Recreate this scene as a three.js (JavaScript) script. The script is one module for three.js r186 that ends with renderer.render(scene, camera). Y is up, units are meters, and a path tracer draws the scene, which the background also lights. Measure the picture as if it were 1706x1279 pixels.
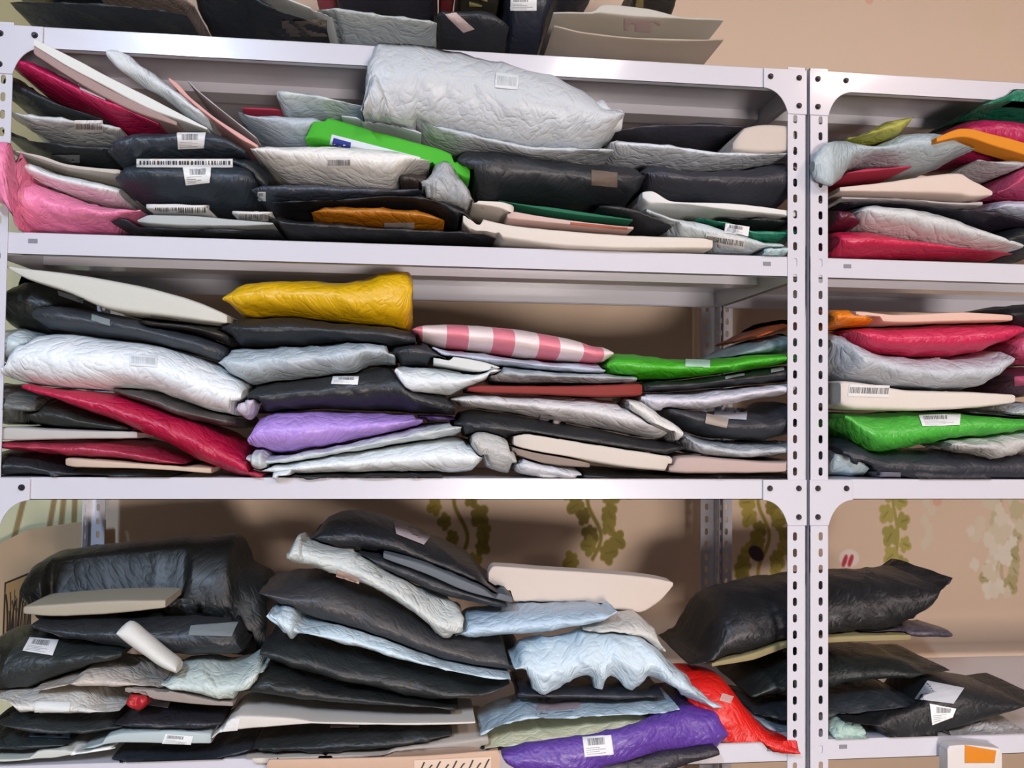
import * as THREE from 'three';
import { mergeGeometries } from 'three/addons/utils/BufferGeometryUtils.js';
import { ImprovedNoise } from 'three/addons/math/ImprovedNoise.js';
import { RoundedBoxGeometry } from 'three/addons/geometries/RoundedBoxGeometry.js';
import { RectAreaLightUniformsLib } from 'three/addons/lights/RectAreaLightUniformsLib.js';

// ------------------------------------------------------------------ camera, light, exposure
const FW = 1706, FH = 1279;
const scene = new THREE.Scene();
scene.background = new THREE.Color(0x20242a);
const camera = new THREE.PerspectiveCamera(48.58, FW / FH, 0.05, 30);
camera.position.set(-0.760, 1.2, 1.606);
camera.rotation.set(0.0314, -0.1089, 0.0111, 'YXZ');
camera.updateMatrixWorld(true);
camera.updateProjectionMatrix();

const renderer = new THREE.WebGLRenderer({ antialias: true });
renderer.toneMapping = THREE.LinearToneMapping;
renderer.toneMappingExposure = 1.0;
renderer.shadowMap.enabled = true;
RectAreaLightUniformsLib.init();

const LAMPS = [  // x, z, width, length, colour, radiance
  { x: -2.10, z: 3.3, w: 0.16, l: 1.2, color: 0xc9e1ff, power: 265, label: 'cool white ceiling batten lamp in front of the left rack' },
  { x: 0.2, z: 3.5, w: 0.30, l: 1.2, color: 0xfbf0ee, power: 42, label: 'neutral white ceiling panel lamp in the middle of the room' },
  { x: 1.75, z: 2.8, w: 0.20, l: 1.2, color: 0xffe3d8, power: 88, label: 'warm white ceiling panel lamp in front of the right rack' },
];

const DOOR = { x: 0.12, y: 0.34, w: 0.9, h: 0.54, color: 0xfff1ea, power: 78 };

// ------------------------------------------------------------------ helpers
const used = {};
function numbered(n) { const k = used[n] = (used[n] ?? -1) + 1; return k ? `${n}_${String(k).padStart(3, '0')}` : n; }
function tag(o, label, category, group, kind) {
  Object.assign(o.userData, label && { label }, category && { category }, group && { group }, kind && { kind });
  return o;
}
function mesh(name, geo, mat, parent) {
  const m = new THREE.Mesh(geo, mat);
  m.name = parent === scene ? numbered(name) : name;
  m.castShadow = m.receiveShadow = true;
  (parent || scene).add(m);
  return m;
}
const V = (x, y, z) => new THREE.Vector3(x, y, z);
// a picture position (in the 1706 x 1279 frame) carried to the plane at depth z of the rack
const _v = new THREE.Vector3();
function ray(px, py) { return _v.set(px / FW * 2 - 1, 1 - py / FH * 2, 0.5).unproject(camera).sub(camera.position).normalize(); }
function at(px, py, z) { const d = ray(px, py), t = (z - camera.position.z) / d.z; return V(camera.position.x + d.x * t, camera.position.y + d.y * t, z); }
const _p = new THREE.Vector3();
function toPx(x, y, z) { _p.set(x, y, z).project(camera); return [(_p.x + 1) / 2 * FW, (1 - _p.y) / 2 * FH]; }
const noise = new ImprovedNoise();
const nz = (x, y, z) => noise.noise(x, y, z);
let seed = 12345;
const rnd = () => (seed = (seed * 1664525 + 1013904223) >>> 0) / 4294967296;
const lerp = (a, b, t) => a + (b - a) * t;
const clamp = (v, a, b) => Math.min(b, Math.max(a, v));

// ------------------------------------------------------------------ textures
function dataTex(n, f, srgb) {
  const a = new Uint8Array(n * n * 4);
  for (let j = 0; j < n; j++) for (let i = 0; i < n; i++) {
    const c = f(i / n, j / n), k = (j * n + i) * 4;
    if (Array.isArray(c)) { a[k] = c[0]; a[k + 1] = c[1]; a[k + 2] = c[2]; } else a[k] = a[k + 1] = a[k + 2] = clamp(c, 0, 1) * 255;
    a[k + 3] = 255;
  }
  const t = new THREE.DataTexture(a, n, n);
  t.wrapS = t.wrapT = THREE.RepeatWrapping; t.magFilter = THREE.LinearFilter; t.needsUpdate = true;
  if (srgb) t.colorSpace = THREE.SRGBColorSpace;
  return t;
}
// noise that repeats: on a torus
function tnoise(u, v, fr, o) {
  const R = fr / 6.2832, a = u * 6.2832, b = v * 6.2832;
  return nz(R * Math.cos(a) + o, R * Math.sin(a) + R * Math.cos(b) * 0.7 + o * 1.3, R * Math.sin(b) * 1.2 + o * 0.7);
}
const ridge = (x) => { const r = 1 - Math.abs(x) * 2.2; return r > 0 ? r * r : 0; };
// creased plastic film: sharp folds over soft dents
const creaseTex = dataTex(512, (u, v) => 0.30 + 0.32 * ridge(tnoise(u, v, 11, 3)) + 0.20 * ridge(tnoise(u, v, 24, 17)) + 0.06 * ridge(tnoise(u, v, 50, 31)) + 0.25 * tnoise(u, v, 6, 40));
const paperTex = dataTex(256, (u, v) => 0.5 + 0.2 * tnoise(u, v, 40, 5) + 0.15 * tnoise(u, v, 90, 8) + 0.3 * tnoise(u, v, 6, 2));
const grainTex = dataTex(256, (u, v) => 0.5 + 0.25 * tnoise(u, v, 30, 21) + 0.2 * tnoise(u, v, 80, 28));

function canvasTex(w, h, draw) {
  const c = document.createElement('canvas'); c.width = w; c.height = h;
  draw(c.getContext('2d'), w, h);
  const t = new THREE.CanvasTexture(c); t.colorSpace = THREE.SRGBColorSpace; t.magFilter = THREE.LinearFilter;
  return t;
}
function barcode(g, x, y, w, h, s) {
  g.fillStyle = '#3a3c40';
  let q = s, px = x;
  while (px < x + w) { q = (q * 73 + 41) % 101; const bw = 2 + q % 5; g.fillRect(px, y, bw, h); px += bw + 2 + q % 4; }
}
const waybill = [0, 1, 2].map((i) => canvasTex(256, 160, (g, w, h) => {
  g.fillStyle = ['#e9edec', '#e4e4e4', '#eef0ee'][i]; g.fillRect(0, 0, w, h);
  barcode(g, 24 + i * 18, 16, 150, 56, 7 + i * 13);
  g.fillStyle = '#8d9094';
  for (let k = 0; k < 4; k++) g.fillRect(20, 90 + k * 16, 90 + (k * 53 + i * 31) % 110, 5);
}));
const linesTex = canvasTex(256, 128, (g, w, h) => { g.fillStyle = '#dedbd6'; g.fillRect(0, 0, w, h); barcode(g, 8, 30, 240, 64, 23); });

// ------------------------------------------------------------------ materials
const mats = {};
function film(hex, rough = 0.42, bump = 0.004) {
  const c = new THREE.Color(hex), dark = Math.max(c.r, c.g, c.b) < 0.06;
  return mats['f' + hex + rough] ??= new THREE.MeshPhysicalMaterial({ color: hex, roughness: dark ? 0.48 : rough, bumpMap: creaseTex, bumpScale: dark ? bump * 0.6 : bump, clearcoat: dark ? 0.12 : 0.25, clearcoatRoughness: 0.3, side: THREE.DoubleSide });
}
function card(hex) { return mats['c' + hex] ??= new THREE.MeshStandardMaterial({ color: hex, roughness: 0.72, bumpMap: paperTex, bumpScale: 0.0006, side: THREE.DoubleSide }); }
const stickerMat = [0, 1, 2].map((i) => new THREE.MeshStandardMaterial({ map: waybill[i], roughness: 0.5, side: THREE.DoubleSide }));
const faintMat = new THREE.MeshStandardMaterial({ map: canvasTex(256, 128, (g, w, h) => { g.fillStyle = '#dde4e6'; g.fillRect(0, 0, w, h); g.globalAlpha = 0.3; barcode(g, 20, 24, 216, 80, 11); }), roughness: 0.45, side: THREE.DoubleSide });
const linesMat = new THREE.MeshStandardMaterial({ map: linesTex, roughness: 0.6, side: THREE.DoubleSide });
const steel = new THREE.MeshPhysicalMaterial({ color: 0xd3d2da, roughness: 0.32, bumpMap: grainTex, bumpScale: 0.0001, clearcoat: 0.6, clearcoatRoughness: 0.1 });
const boltMat = new THREE.MeshStandardMaterial({ color: 0x3b3638, roughness: 0.45, metalness: 0.6 });

// ------------------------------------------------------------------ room
const DEP = 0.518, XL = -1.535, GAP = 0.0072, LIP = 0.040, PW = 0.038;
const SH = [1.847, 1.471, 1.032, 0.524];      // lower edges of the four shelf lips in view
const WZ = -0.66;                             // face of the wall behind the racks
function box(x0, x1, y0, y1, z0, z1, uv = 1) {
  const g = new THREE.BoxGeometry(x1 - x0, y1 - y0, z1 - z0); g.translate((x0 + x1) / 2, (y0 + y1) / 2, (z0 + z1) / 2);
  return g;
}
const RX0 = -3.4, RX1 = 3.2, RZ = 4.6, RH = 3.3;
function wallPrint(g, w, h) {
  const X = (x) => (x - RX0) / (RX1 - RX0) * w, Y = (y) => (RH - y) / RH * h, m = w / (RX1 - RX0);
  g.fillStyle = '#dfc6ae'; g.fillRect(0, 0, w, h);
  for (let k = 0; k < 900; k++) { g.fillStyle = k % 2 ? 'rgba(216,190,160,0.10)' : 'rgba(214,196,170,0.10)'; g.beginPath(); g.arc(rnd() * w, rnd() * h, 3 + rnd() * 16, 0, 7); g.fill(); }
  // cream strip of another paper at the far end, with thin printed canes
  g.fillStyle = '#dcd8b0'; g.fillRect(0, 0, X(-1.585), h);
  g.fillStyle = '#bdb68c'; g.fillRect(0, 0, X(-1.585), Y(1.75));
  g.strokeStyle = '#9c8358'; g.lineWidth = 4;
  for (const [a, b] of [[-1.80, -1.815], [-1.735, -1.765], [-1.665, -1.685], [-1.645, -1.655], [-1.62, -1.622], [-1.90, -1.88], [-2.0, -2.04], [-2.2, -2.16]]) { g.beginPath(); g.moveTo(X(a), Y(1.0)); g.lineTo(X(b), Y(0.86)); g.stroke(); }
  // printed vines with lobed leaves
  const leaf = (x, y, r, a, c) => {           // five rounded lobes
    g.fillStyle = c; g.beginPath();
    for (let k = 0; k <= 48; k++) { const t = k / 48 * 6.2832, q = r * (0.66 + 0.34 * Math.pow(Math.abs(Math.cos(t * 2.5)), 0.8)) * (0.78 + 0.30 * Math.cos(t)); const px = X(x) + m * q * Math.cos(t + a), py = Y(y) + m * q * Math.sin(t + a) * 1.1; k ? g.lineTo(px, py) : g.moveTo(px, py); }
    g.closePath(); g.fill();
    if (c < '#c') { g.strokeStyle = 'rgba(90,80,40,0.5)'; g.lineWidth = 1; g.beginPath(); g.moveTo(X(x), Y(y)); g.lineTo(X(x) + m * r * 0.8 * Math.cos(a), Y(y) + m * r * 0.8 * Math.sin(a)); g.stroke(); }
  };
  const vine = (x, y0, y1, width, cols, step) => {
    g.strokeStyle = cols[0]; g.lineWidth = 3; g.beginPath();
    for (let y = y0; y > y1; y -= 0.01) { const px = X(x + Math.sin(y * 31) * width * 0.25); y === y0 ? g.moveTo(px, Y(y)) : g.lineTo(px, Y(y)); }
    g.stroke();
    let s = 1;
    for (let y = y0; y > y1; y -= step) { s = -s; leaf(x + s * width * (0.25 + rnd() * 0.5) + Math.sin(y * 31) * width * 0.25, y, 0.024 + rnd() * 0.010, 1.57 + s * (rnd() * 1.6 - 2.0), cols[Math.floor(rnd() * cols.length)]); }
  };
  const olive = ['#8a7b38', '#a08c3e', '#77692f', '#93853f'];
  vine(-0.645, 0.99, 0.80, 0.075, olive, 0.021);
  vine(-0.285, 0.99, 0.79, 0.075, olive, 0.019);
  vine(0.190, 0.99, 0.70, 0.065, ['#998a3c', '#ab9a48', '#857732'], 0.017);
  vine(0.575, 0.99, 0.62, 0.026, ['#a39a50', '#b1a65a'], 0.03);
  vine(0.905, 0.99, 0.70, 0.05, ['#bfb38a', '#c9bf98', '#b3a878', '#d9d0b4'], 0.02);
  vine(1.30, 0.99, 0.62, 0.05, olive, 0.02);
  for (let k = 0; k < 26; k++) leaf(0.80 + rnd() * 0.10 + (k % 3) * 0.02, 0.68 + rnd() * 0.30, 0.016 + rnd() * 0.014, rnd() * 6, ['#e2d8c4', '#ddd0b8', '#e6dccb'][k % 3]);
  for (let k = 0; k < 6; k++) leaf(0.655 + rnd() * 0.03, 0.84 + k * 0.022, 0.018, rnd() * 6, '#dccfb8');
  g.fillStyle = '#3b2430'; g.beginPath(); g.ellipse(X(0.169), Y(0.815), 0.024 * m, 0.017 * m, 0.6, 0, 7); g.fill();
  g.fillStyle = '#e9dcd2'; g.beginPath(); g.ellipse(X(0.438), Y(0.800), 0.03 * m, 0.022 * m, 0, 0, 7); g.fill();
  g.fillStyle = '#b8394a'; for (const d of [-0.011, 0.006]) { g.beginPath(); g.ellipse(X(0.436 + d), Y(0.793), 0.006 * m, 0.016 * m, 0.4, 0, 7); g.fill(); }
  g.fillStyle = 'rgba(215,160,140,0.6)'; for (const [x, y] of [[0.19, 2.40], [0.50, 2.385], [0.70, 0.96]]) { g.beginPath(); g.arc(X(x), Y(y), 0.014 * m, 0, 7); g.fill(); }
}
const wallMat = new THREE.MeshStandardMaterial({ map: canvasTex(2048, 900, wallPrint), roughness: 0.85, bumpMap: paperTex, bumpScale: 0.0004 });
const plaster = new THREE.MeshStandardMaterial({ color: 0x4d4a46, roughness: 0.9, bumpMap: paperTex, bumpScale: 0.0006 });
const floorMat = new THREE.MeshStandardMaterial({ color: 0x6b5e50, roughness: 0.5, bumpMap: grainTex, bumpScale: 0.0004 });
const ceilMat = new THREE.MeshStandardMaterial({ color: 0xb4b4b0, roughness: 0.9, bumpMap: paperTex, bumpScale: 0.0006 });
const struct = (n, g, m) => tag(mesh(n, g, m, scene), null, null, null, 'structure');
struct('wall_back', box(RX0, RX1, 0, RH, WZ - 0.12, WZ), wallMat);
struct('wall_front', box(RX0 - 0.12, RX1 + 0.12, 0, RH, RZ, RZ + 0.12), plaster);
struct('wall_left', box(RX0 - 0.12, RX0, 0, RH, WZ - 0.12, RZ), plaster);
struct('wall_right', box(RX1, RX1 + 0.12, 0, RH, WZ - 0.12, RZ), plaster);
struct('floor', box(RX0 - 0.12, RX1 + 0.12, -0.12, 0, WZ - 0.12, RZ + 0.12), floorMat);
struct('ceiling', box(RX0 - 0.12, RX1 + 0.12, RH, RH + 0.12, WZ - 0.12, RZ + 0.12), ceilMat);

for (const L of LAMPS) {
  const g = tag(new THREE.Group(), L.label, 'lamp'); g.name = numbered('ceiling_lamp'); g.position.set(L.x, RH, L.z); scene.add(g);
  mesh('housing', new RoundedBoxGeometry(L.w + 0.03, 0.045, L.l + 0.03, 2, 0.008).translate(0, -0.0225, 0), card(0xe8e8e8), g);
  mesh('diffuser', new RoundedBoxGeometry(L.w, 0.012, L.l, 2, 0.004).translate(0, -0.05, 0), new THREE.MeshStandardMaterial({ color: 0xffffff, emissive: L.color, emissiveIntensity: 3 }), g);
  const a = new THREE.RectAreaLight(L.color, L.power, L.w, L.l);
  a.position.set(L.x, RH - 0.06, L.z); a.rotation.x = -Math.PI / 2; a.castShadow = true; a.name = 'lamp_light'; scene.add(a);
}

// a low glass front behind the camera lets in soft daylight from near the floor
{
  const { x, y, w, h } = DOOR;
  const f = tag(new THREE.Group(), null, null, null, 'structure'); f.name = 'door_1'; f.position.set(x, y, RZ - 0.035); scene.add(f);
  for (const [a, b, c, d] of [[-w / 2 - 0.05, w / 2 + 0.05, h / 2, h / 2 + 0.05], [-w / 2 - 0.05, w / 2 + 0.05, -h / 2 - 0.05, -h / 2], [-w / 2 - 0.05, -w / 2, -h / 2, h / 2], [w / 2, w / 2 + 0.05, -h / 2, h / 2]]) mesh('door_frame', box(a, b, c, d, -0.03, 0.03), card(0xf0f0ee), f);
  mesh('pane', box(-w / 2, w / 2, -h / 2, h / 2, -0.004, 0.004), new THREE.MeshStandardMaterial({ color: 0xffffff, roughness: 0.2, emissive: DOOR.color, emissiveIntensity: 2 }), f);
  mesh('door_handle', new THREE.CylinderGeometry(0.012, 0.012, 0.3, 12).translate(w / 2 - 0.06, 0, -0.05), boltMat, f);
  const a = new THREE.RectAreaLight(DOOR.color, DOOR.power, w, h);
  a.position.set(x, y, RZ - 0.08); a.castShadow = true; a.name = 'daylight'; scene.add(a);
}
// a tall cupboard beside the photographer keeps the door's daylight off the far end of the rack
{
  const c = tag(new THREE.Group(), 'tall grey cupboard standing opposite the racks, outside the picture', 'cupboard'); c.name = numbered('tall_cupboard'); c.position.set(-1.42, 0, 2.35); scene.add(c);
  mesh('body', new RoundedBoxGeometry(0.80, 1.88, 0.42, 2, 0.006).translate(0, 0.95, 0), card(0x4c4b49), c);
  for (const d of [-1, 1]) { const o = mesh('door', new RoundedBoxGeometry(0.39, 1.80, 0.02, 2, 0.004).translate(d * 0.199, 0.95, -0.222), card(0x555350), c); mesh('handle', new THREE.CylinderGeometry(0.006, 0.006, 0.14, 10).translate(d * 0.03, 0.95, -0.245), boltMat, o); }
}

// ------------------------------------------------------------------ racks
const POST_H = SH[0] + LIP + 0.004;
function legShape(holeX) {
  const s = new THREE.Shape([new THREE.Vector2(0, 0), new THREE.Vector2(PW, 0), new THREE.Vector2(PW, POST_H), new THREE.Vector2(0, POST_H)]);
  const o = (y) => (((y - 1.054) % 0.0318) + 0.0318) % 0.0318;
  for (let y = 0.0318 - o(0) + 0.001; y < POST_H - 0.02; y += 0.0318) {
    const h = new THREE.Path(), r = 0.0042, k = 0.0042;
    h.absarc(holeX, y + k, r, 0, Math.PI); h.absarc(holeX, y - k, r, Math.PI, Math.PI * 2); h.closePath();
    s.holes.push(h);
  }
  return new THREE.ExtrudeGeometry(s, { depth: 0.002, bevelEnabled: false, curveSegments: 5 });
}
function postGeo(sx, sz) {        // corner at the origin; legs run towards -sx in x and -sz in z
  const f = legShape(PW - 0.0152), a = f.clone(), b = f.clone();
  a.translate(0, 0, -0.002);                               // front face at z = 0, x 0..PW
  b.rotateY(Math.PI / 2);                                  // x 0..0.002, z 0..-PW
  const g = mergeGeometries([a, b]);
  g.scale(-sx, 1, sz);
  if (-sx * sz < 0) flip(g);
  return g;
}
function flip(g) {
  const n = g.attributes.normal;
  if (g.index) { const i = g.index; for (let k = 0; k < i.count; k += 3) { const t = i.getX(k); i.setX(k, i.getX(k + 2)); i.setX(k + 2, t); } return; }
  for (const at of Object.values(g.attributes)) for (let k = 0; k < at.count; k += 3) for (let c = 0; c < at.itemSize; c++) { const u = at.array[k * at.itemSize + c]; at.array[k * at.itemSize + c] = at.array[(k + 2) * at.itemSize + c]; at.array[(k + 2) * at.itemSize + c] = u; }
}
const RW = -XL;
function shelfGeo() {             // y = 0 at the lower edge of the lip; x 0..RW, z 0..-DEP
  const x0 = 0.0025, x1 = RW - 0.0025, z0 = -0.0025, z1 = -DEP + 0.0025, t = 0.0012, f = 0.013;
  const p = [box(x0, x1, LIP - t, LIP, z1, z0), box(x0, x1, 0, LIP, z0 - t, z0), box(x0, x1, 0, LIP, z1, z1 + t), box(x0, x0 + t, 0, LIP, z1, z0), box(x1 - t, x1, 0, LIP, z1, z0),
    box(x0, x1, 0, t, z0 - f, z0), box(x0, x1, 0, t, z1, z1 + f),
    box(x0, x1, 0.018, LIP, -DEP / 2 - 0.03, -DEP / 2 + 0.03)];
  return mergeGeometries(p);
}
function gussetGeo(s) {           // corner at the origin (outer edge of the post, top of the lip), running to -s in x and down
  const W = 0.088, D = 0.088, h = new THREE.Shape();
  h.moveTo(0, 0); h.lineTo(W, 0); h.lineTo(W, -LIP + 0.002); h.quadraticCurveTo(PW + 0.012, -LIP - 0.002, PW, -D); h.lineTo(0, -D); h.closePath();
  const g = new THREE.ExtrudeGeometry(h, { depth: 0.0014, bevelEnabled: true, bevelSize: 0.0006, bevelThickness: 0.0005, bevelSegments: 1, curveSegments: 10 });
  if (s > 0) { g.scale(-1, 1, 1); flip(g); }
  return g;
}
const boltGeo = mergeGeometries([new THREE.CylinderGeometry(0.0052, 0.006, 0.003, 14).rotateX(Math.PI / 2), new THREE.CylinderGeometry(0.0036, 0.0036, 0.006, 6).rotateX(Math.PI / 2).translate(0, 0, 0.002)]);
const slotGeo = new RoundedBoxGeometry(0.016, 0.008, 0.0012, 2, 0.0005);
const slotMat = new THREE.MeshStandardMaterial({ color: 0x85848c, roughness: 0.6 });
function makeRack(x, label) {
  const r = tag(new THREE.Group(), label, 'shelf rack', 'white slotted-angle shelving racks'); r.name = numbered('shelving_rack'); r.position.set(x, 0, 0); scene.add(r);
  for (const [px, sx] of [[0, -1], [RW, 1]]) for (const [pz, sz] of [[0, 1], [-DEP, -1]]) {
    mesh('post', postGeo(sx, sz), steel, r).position.set(px, 0, pz);
  }
  const sg = shelfGeo();
  for (const y of SH) {
    const s = mesh('shelf', sg, steel, r); s.position.set(0, y, 0);
    for (const bx of [0.07, RW - 0.07]) mesh('slot', slotGeo, slotMat, s).position.set(bx + (y === SH[1] ? (bx < 0.5 ? 0.01 : -0.01) : 0), LIP * 0.62, -0.0022);
  }
  for (const y of [SH[0], SH[2]]) for (const [px, s] of [[0, -1], [RW, 1]]) {
    const g = mesh('gusset_plate', gussetGeo(s), steel, r); g.position.set(px, y + LIP - 0.002, 0.0004);
    for (const [dx, dy] of [[0.016, -0.016], [0.075, -0.016], [0.016, -0.072]]) mesh('bolt', boltGeo, boltMat, g).position.set(-s * dx, dy, 0.0028);
  }
  return r;
}
makeRack(XL, 'long white slotted-angle steel rack holding the fuller shelves of parcels');
makeRack(GAP, 'white slotted-angle steel rack cut off by the picture edge beside the long one');

// ------------------------------------------------------------------ parcels
// a piecewise monotone curve through the stations
function curve(xs, ys) {
  const n = xs.length, d = [], m = [];
  for (let i = 0; i < n - 1; i++) d.push((ys[i + 1] - ys[i]) / (xs[i + 1] - xs[i]));
  for (let i = 0; i < n; i++) m.push(i === 0 ? d[0] : i === n - 1 ? d[n - 2] : d[i - 1] * d[i] <= 0 ? 0 : 2 * d[i - 1] * d[i] / (d[i - 1] + d[i]));
  return (x) => {
    let i = 0; while (i < n - 2 && x > xs[i + 1]) i++;
    const h = xs[i + 1] - xs[i], t = clamp((x - xs[i]) / h, 0, 1), t2 = t * t, t3 = t2 * t;
    return (2 * t3 - 3 * t2 + 1) * ys[i] + (t3 - 2 * t2 + t) * h * m[i] + (-2 * t3 + 3 * t2) * ys[i + 1] + (t3 - t2) * h * m[i + 1];
  };
}
const PROFILE = { bag: { n: 2.6, m: 0.5, cap: 0.045, amp: 0.0036 }, crumple: { n: 2.4, m: 0.55, cap: 0.05, amp: 0.0080 }, slab: { n: 16, m: 0.16, cap: 0.012, amp: 0.0006 }, roll: { n: 2, m: 0.5, cap: 0.02, amp: 0.0005 } };
let count = 0;
function bodyGeo(st, o) {
  const pr = PROFILE[o.k], id = ++count * 7.31, amp = o.a ?? pr.amp;
  const xs = st.map((s) => s[0]), yt = curve(xs, st.map((s) => s[1])), yb = curve(xs, st.map((s) => s[2]));
  const zf = curve(xs, st.map((s) => s[3] ?? o.z)), dd = curve(xs, st.map((s) => s[4] ?? o.d));
  const xa = xs[0], xb = xs[xs.length - 1], NC = Math.round(clamp((xb - xa) / 6, 16, 60)), NP = o.k === 'slab' ? 32 : 30;
  const tt = []; for (let i = 0; i <= NC; i++) { const s = i / NC; tt.push(s < 0.5 ? 0.5 * Math.pow(2 * s, 1.25) : 1 - 0.5 * Math.pow(2 - 2 * s, 1.25)); }
  // section of unit thickness: u runs 1 (front) .. -1 (back)
  const sec = []; for (let j = 0; j < NP; j++) { const a = j / NP * 6.2832 + 0.001, c = Math.cos(a), s = Math.sin(a); sec.push([Math.sign(c) * Math.pow(Math.abs(c), 2 / pr.n), Math.sign(s) * Math.pow(Math.abs(s), 2 * pr.m)]); }
  const um = o.u ?? 0.3, P = [];
  for (const s of tt) {
    const px = lerp(xa, xb, s), top = yt(px), bot = yb(px), f = zf(px), D = Math.max(0.02, dd(px)) * (1 - 0.10 * Math.pow(Math.abs(2 * s - 1), 8)) ;
    const zc = f - dd(px) / 2 + (o.k === 'bag' || o.k === 'crumple' ? 0.006 * nz(s * 3, id, 1) : 0);
    const zm = zc + D / 2 * (um > -0.5 ? 0.6 : 0.2), A = at(px, top, zm), B = at(px, bot, zm);
    let yc = (A.y + B.y) / 2, h = Math.max(0.0025, (A.y - B.y) / 2); const X = (A.x + B.x) / 2, sh = (A.x - B.x) / Math.max(0.004, A.y - B.y);
    const tilt = o.t ?? 0;
    for (let it = 0; it < 7; it++) {
      let mn = 1e9, mx = -1e9;
      for (const [u, t] of sec) { if (u < um - 1e-3) continue; const y = toPx(X, yc + h * t + tilt * (u - 1) * D / 2, zc + u * D / 2)[1]; mn = Math.min(mn, y); mx = Math.max(mx, y); }
      const sc = (camera.position.z - zm) / 1417, e1 = (mn - top) * sc, e2 = (mx - bot) * sc;   // metres to move the top / bottom up
      yc += (e1 + e2) / 2; h = Math.max(0.002, h + (e1 - e2) / 2);
    }
    const e = Math.min(s, 1 - s) / pr.cap, r = e >= 1 ? 1 : lerp(o.k === 'slab' ? 0.85 : 0.66, 1, Math.sqrt(1 - (1 - e) * (1 - e)));
    P.push(sec.map(([u, t]) => V(X + sh * h * t * r, yc + h * t * r + tilt * (u - 1) * D / 2, zc + u * D / 2)));
  }
  // folds of the film
  const Q = P.map((row, i) => row.map((p, j) => {
    if (!amp) return p;
    const a = P[Math.max(0, i - 1)][j], b = P[Math.min(NC, i + 1)][j], c = row[(j + NP - 1) % NP], d = row[(j + 1) % NP];
    const n = V().subVectors(d, c).cross(V().subVectors(b, a)).normalize();
    const x = p.x * 16, y = p.y * 22, z = p.z * 12;
    const w = 0.6 * nz(x * 0.8 + id, y, z) + 0.9 * ridge(nz(x * 0.9 + y * 0.7, y * 1.3 - id, z)) - 0.25 + 0.35 * nz(x * 3, y * 3 + id, z * 3);
    return p.clone().addScaledVector(n, w * amp * -1);
  }));
  return { Q, NC, NP, n: pr.n, soft: o.k === 'bag' || o.k === 'crumple', uo: o.uo ?? id, fix: o.fix, wrap: st.some((q) => q.length > 3) };
}
// a parcel as a height field: where its upper and lower skin lie above the point (x, z) of the shelf
function spans(b) {
  const { Q, NC, NP } = b;
  b.cx = Q.map((r) => { let x = 0; for (const p of r) x += p.x; return x / NP; });
  b.zc = Q.map((r) => { let a = 1e9, c = -1e9; for (const p of r) { a = Math.min(a, p.z); c = Math.max(c, p.z); } return [(a + c) / 2, (c - a) / 2]; });
  b.Y = Q.map((r) => r.map((p) => p.y));
  b.lo = [1e9, 1e9, 1e9]; b.hi = [-1e9, -1e9, -1e9];
  for (const r of Q) for (const p of r) [p.x, p.y, p.z].forEach((v, k) => { b.lo[k] = Math.min(b.lo[k], v); b.hi[k] = Math.max(b.hi[k], v); });
}
function skin(b, x, z, out) {
  const { cx, zc, Y, NC, NP, n } = b;
  if (x < cx[0] - 0.008 || x > cx[NC] + 0.008) return false;
  x = clamp(x, cx[0], cx[NC]);
  let lo = 0, hi = NC; while (hi - lo > 1) { const m = (lo + hi) >> 1; if (cx[m] <= x) lo = m; else hi = m; }
  const t = (x - cx[lo]) / Math.max(1e-6, cx[hi] - cx[lo]);
  let u = (z - lerp(zc[lo][0], zc[hi][0], t)) / lerp(zc[lo][1], zc[hi][1], t);
  if (u < -1.3 || u > 1.3) return false;
  u = clamp(u, -1, 1);
  const j = Math.acos(Math.sign(u) * Math.pow(Math.abs(u), n / 2)) / 6.2832 * NP, j0 = Math.floor(j), f = j - j0;
  const y = (i, a) => lerp(Y[i][a % NP], Y[i][(a + 1) % NP], f), w = (i) => lerp(Y[i][(NP - j0) % NP], Y[i][(NP - j0 - 1 + NP) % NP], f);
  out[0] = lerp(y(lo, j0), y(hi, j0), t); out[1] = lerp(w(lo), w(hi), t);
  return true;
}
// soft bags give way where they lie on one another
function settle(all, gap) {
  const bodies = all.filter((b) => !b.fix);
  for (const b of bodies) spans(b);
  const A = [0, 0], B = [0, 0];
  for (let i = 0; i < bodies.length; i++) for (let j = i + 1; j < bodies.length; j++) {
    const p = bodies[i], q = bodies[j];
    if (p.owner === q.owner) continue;
    if ([0, 1, 2].some((k) => p.lo[k] > q.hi[k] || q.lo[k] > p.hi[k])) continue;
    let d = 0, c = 0;
    for (const [s, o] of [[p, q], [q, p]]) for (const r of s.Q) for (const v of r) if (skin(o, v.x, v.z, B) && skin(s, v.x, v.z, A)) { const e = A[0] + A[1] - B[0] - B[1]; d += s === p ? e : -e; c++; }
    if (!c) continue;
    const U = d > 0 ? p : q, L = d > 0 ? q : p;
    const edits = [];
    for (const [s, o] of [[L, U], [U, L]]) for (const r of s.Q) for (const v of r) {
      if (!skin(o, v.x, v.z, B) || !skin(s, v.x, v.z, A)) continue;
      const [tL, bL] = s === L ? A : B, [tU, bU] = s === L ? B : A;
      if (tL < bU - gap) continue;
      let mid = L.soft === U.soft ? (tL + bU) / 2 : L.soft ? bU : tL;
      const lo = bL + 0.35 * (tL - bL), hi = tU - 0.35 * (tU - bU);
      mid = lo > hi ? (lo + hi) / 2 : clamp(mid, lo, hi);
      if (s === L && v.y > mid - gap / 2) edits.push([v, mid - gap / 2]);
      if (s === U && v.y < mid + gap / 2) edits.push([v, mid + gap / 2]);
    }
    for (const [v, y] of edits) v.y = y;
    if (edits.length) { spans(p); spans(q); }
  }
}
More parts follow.
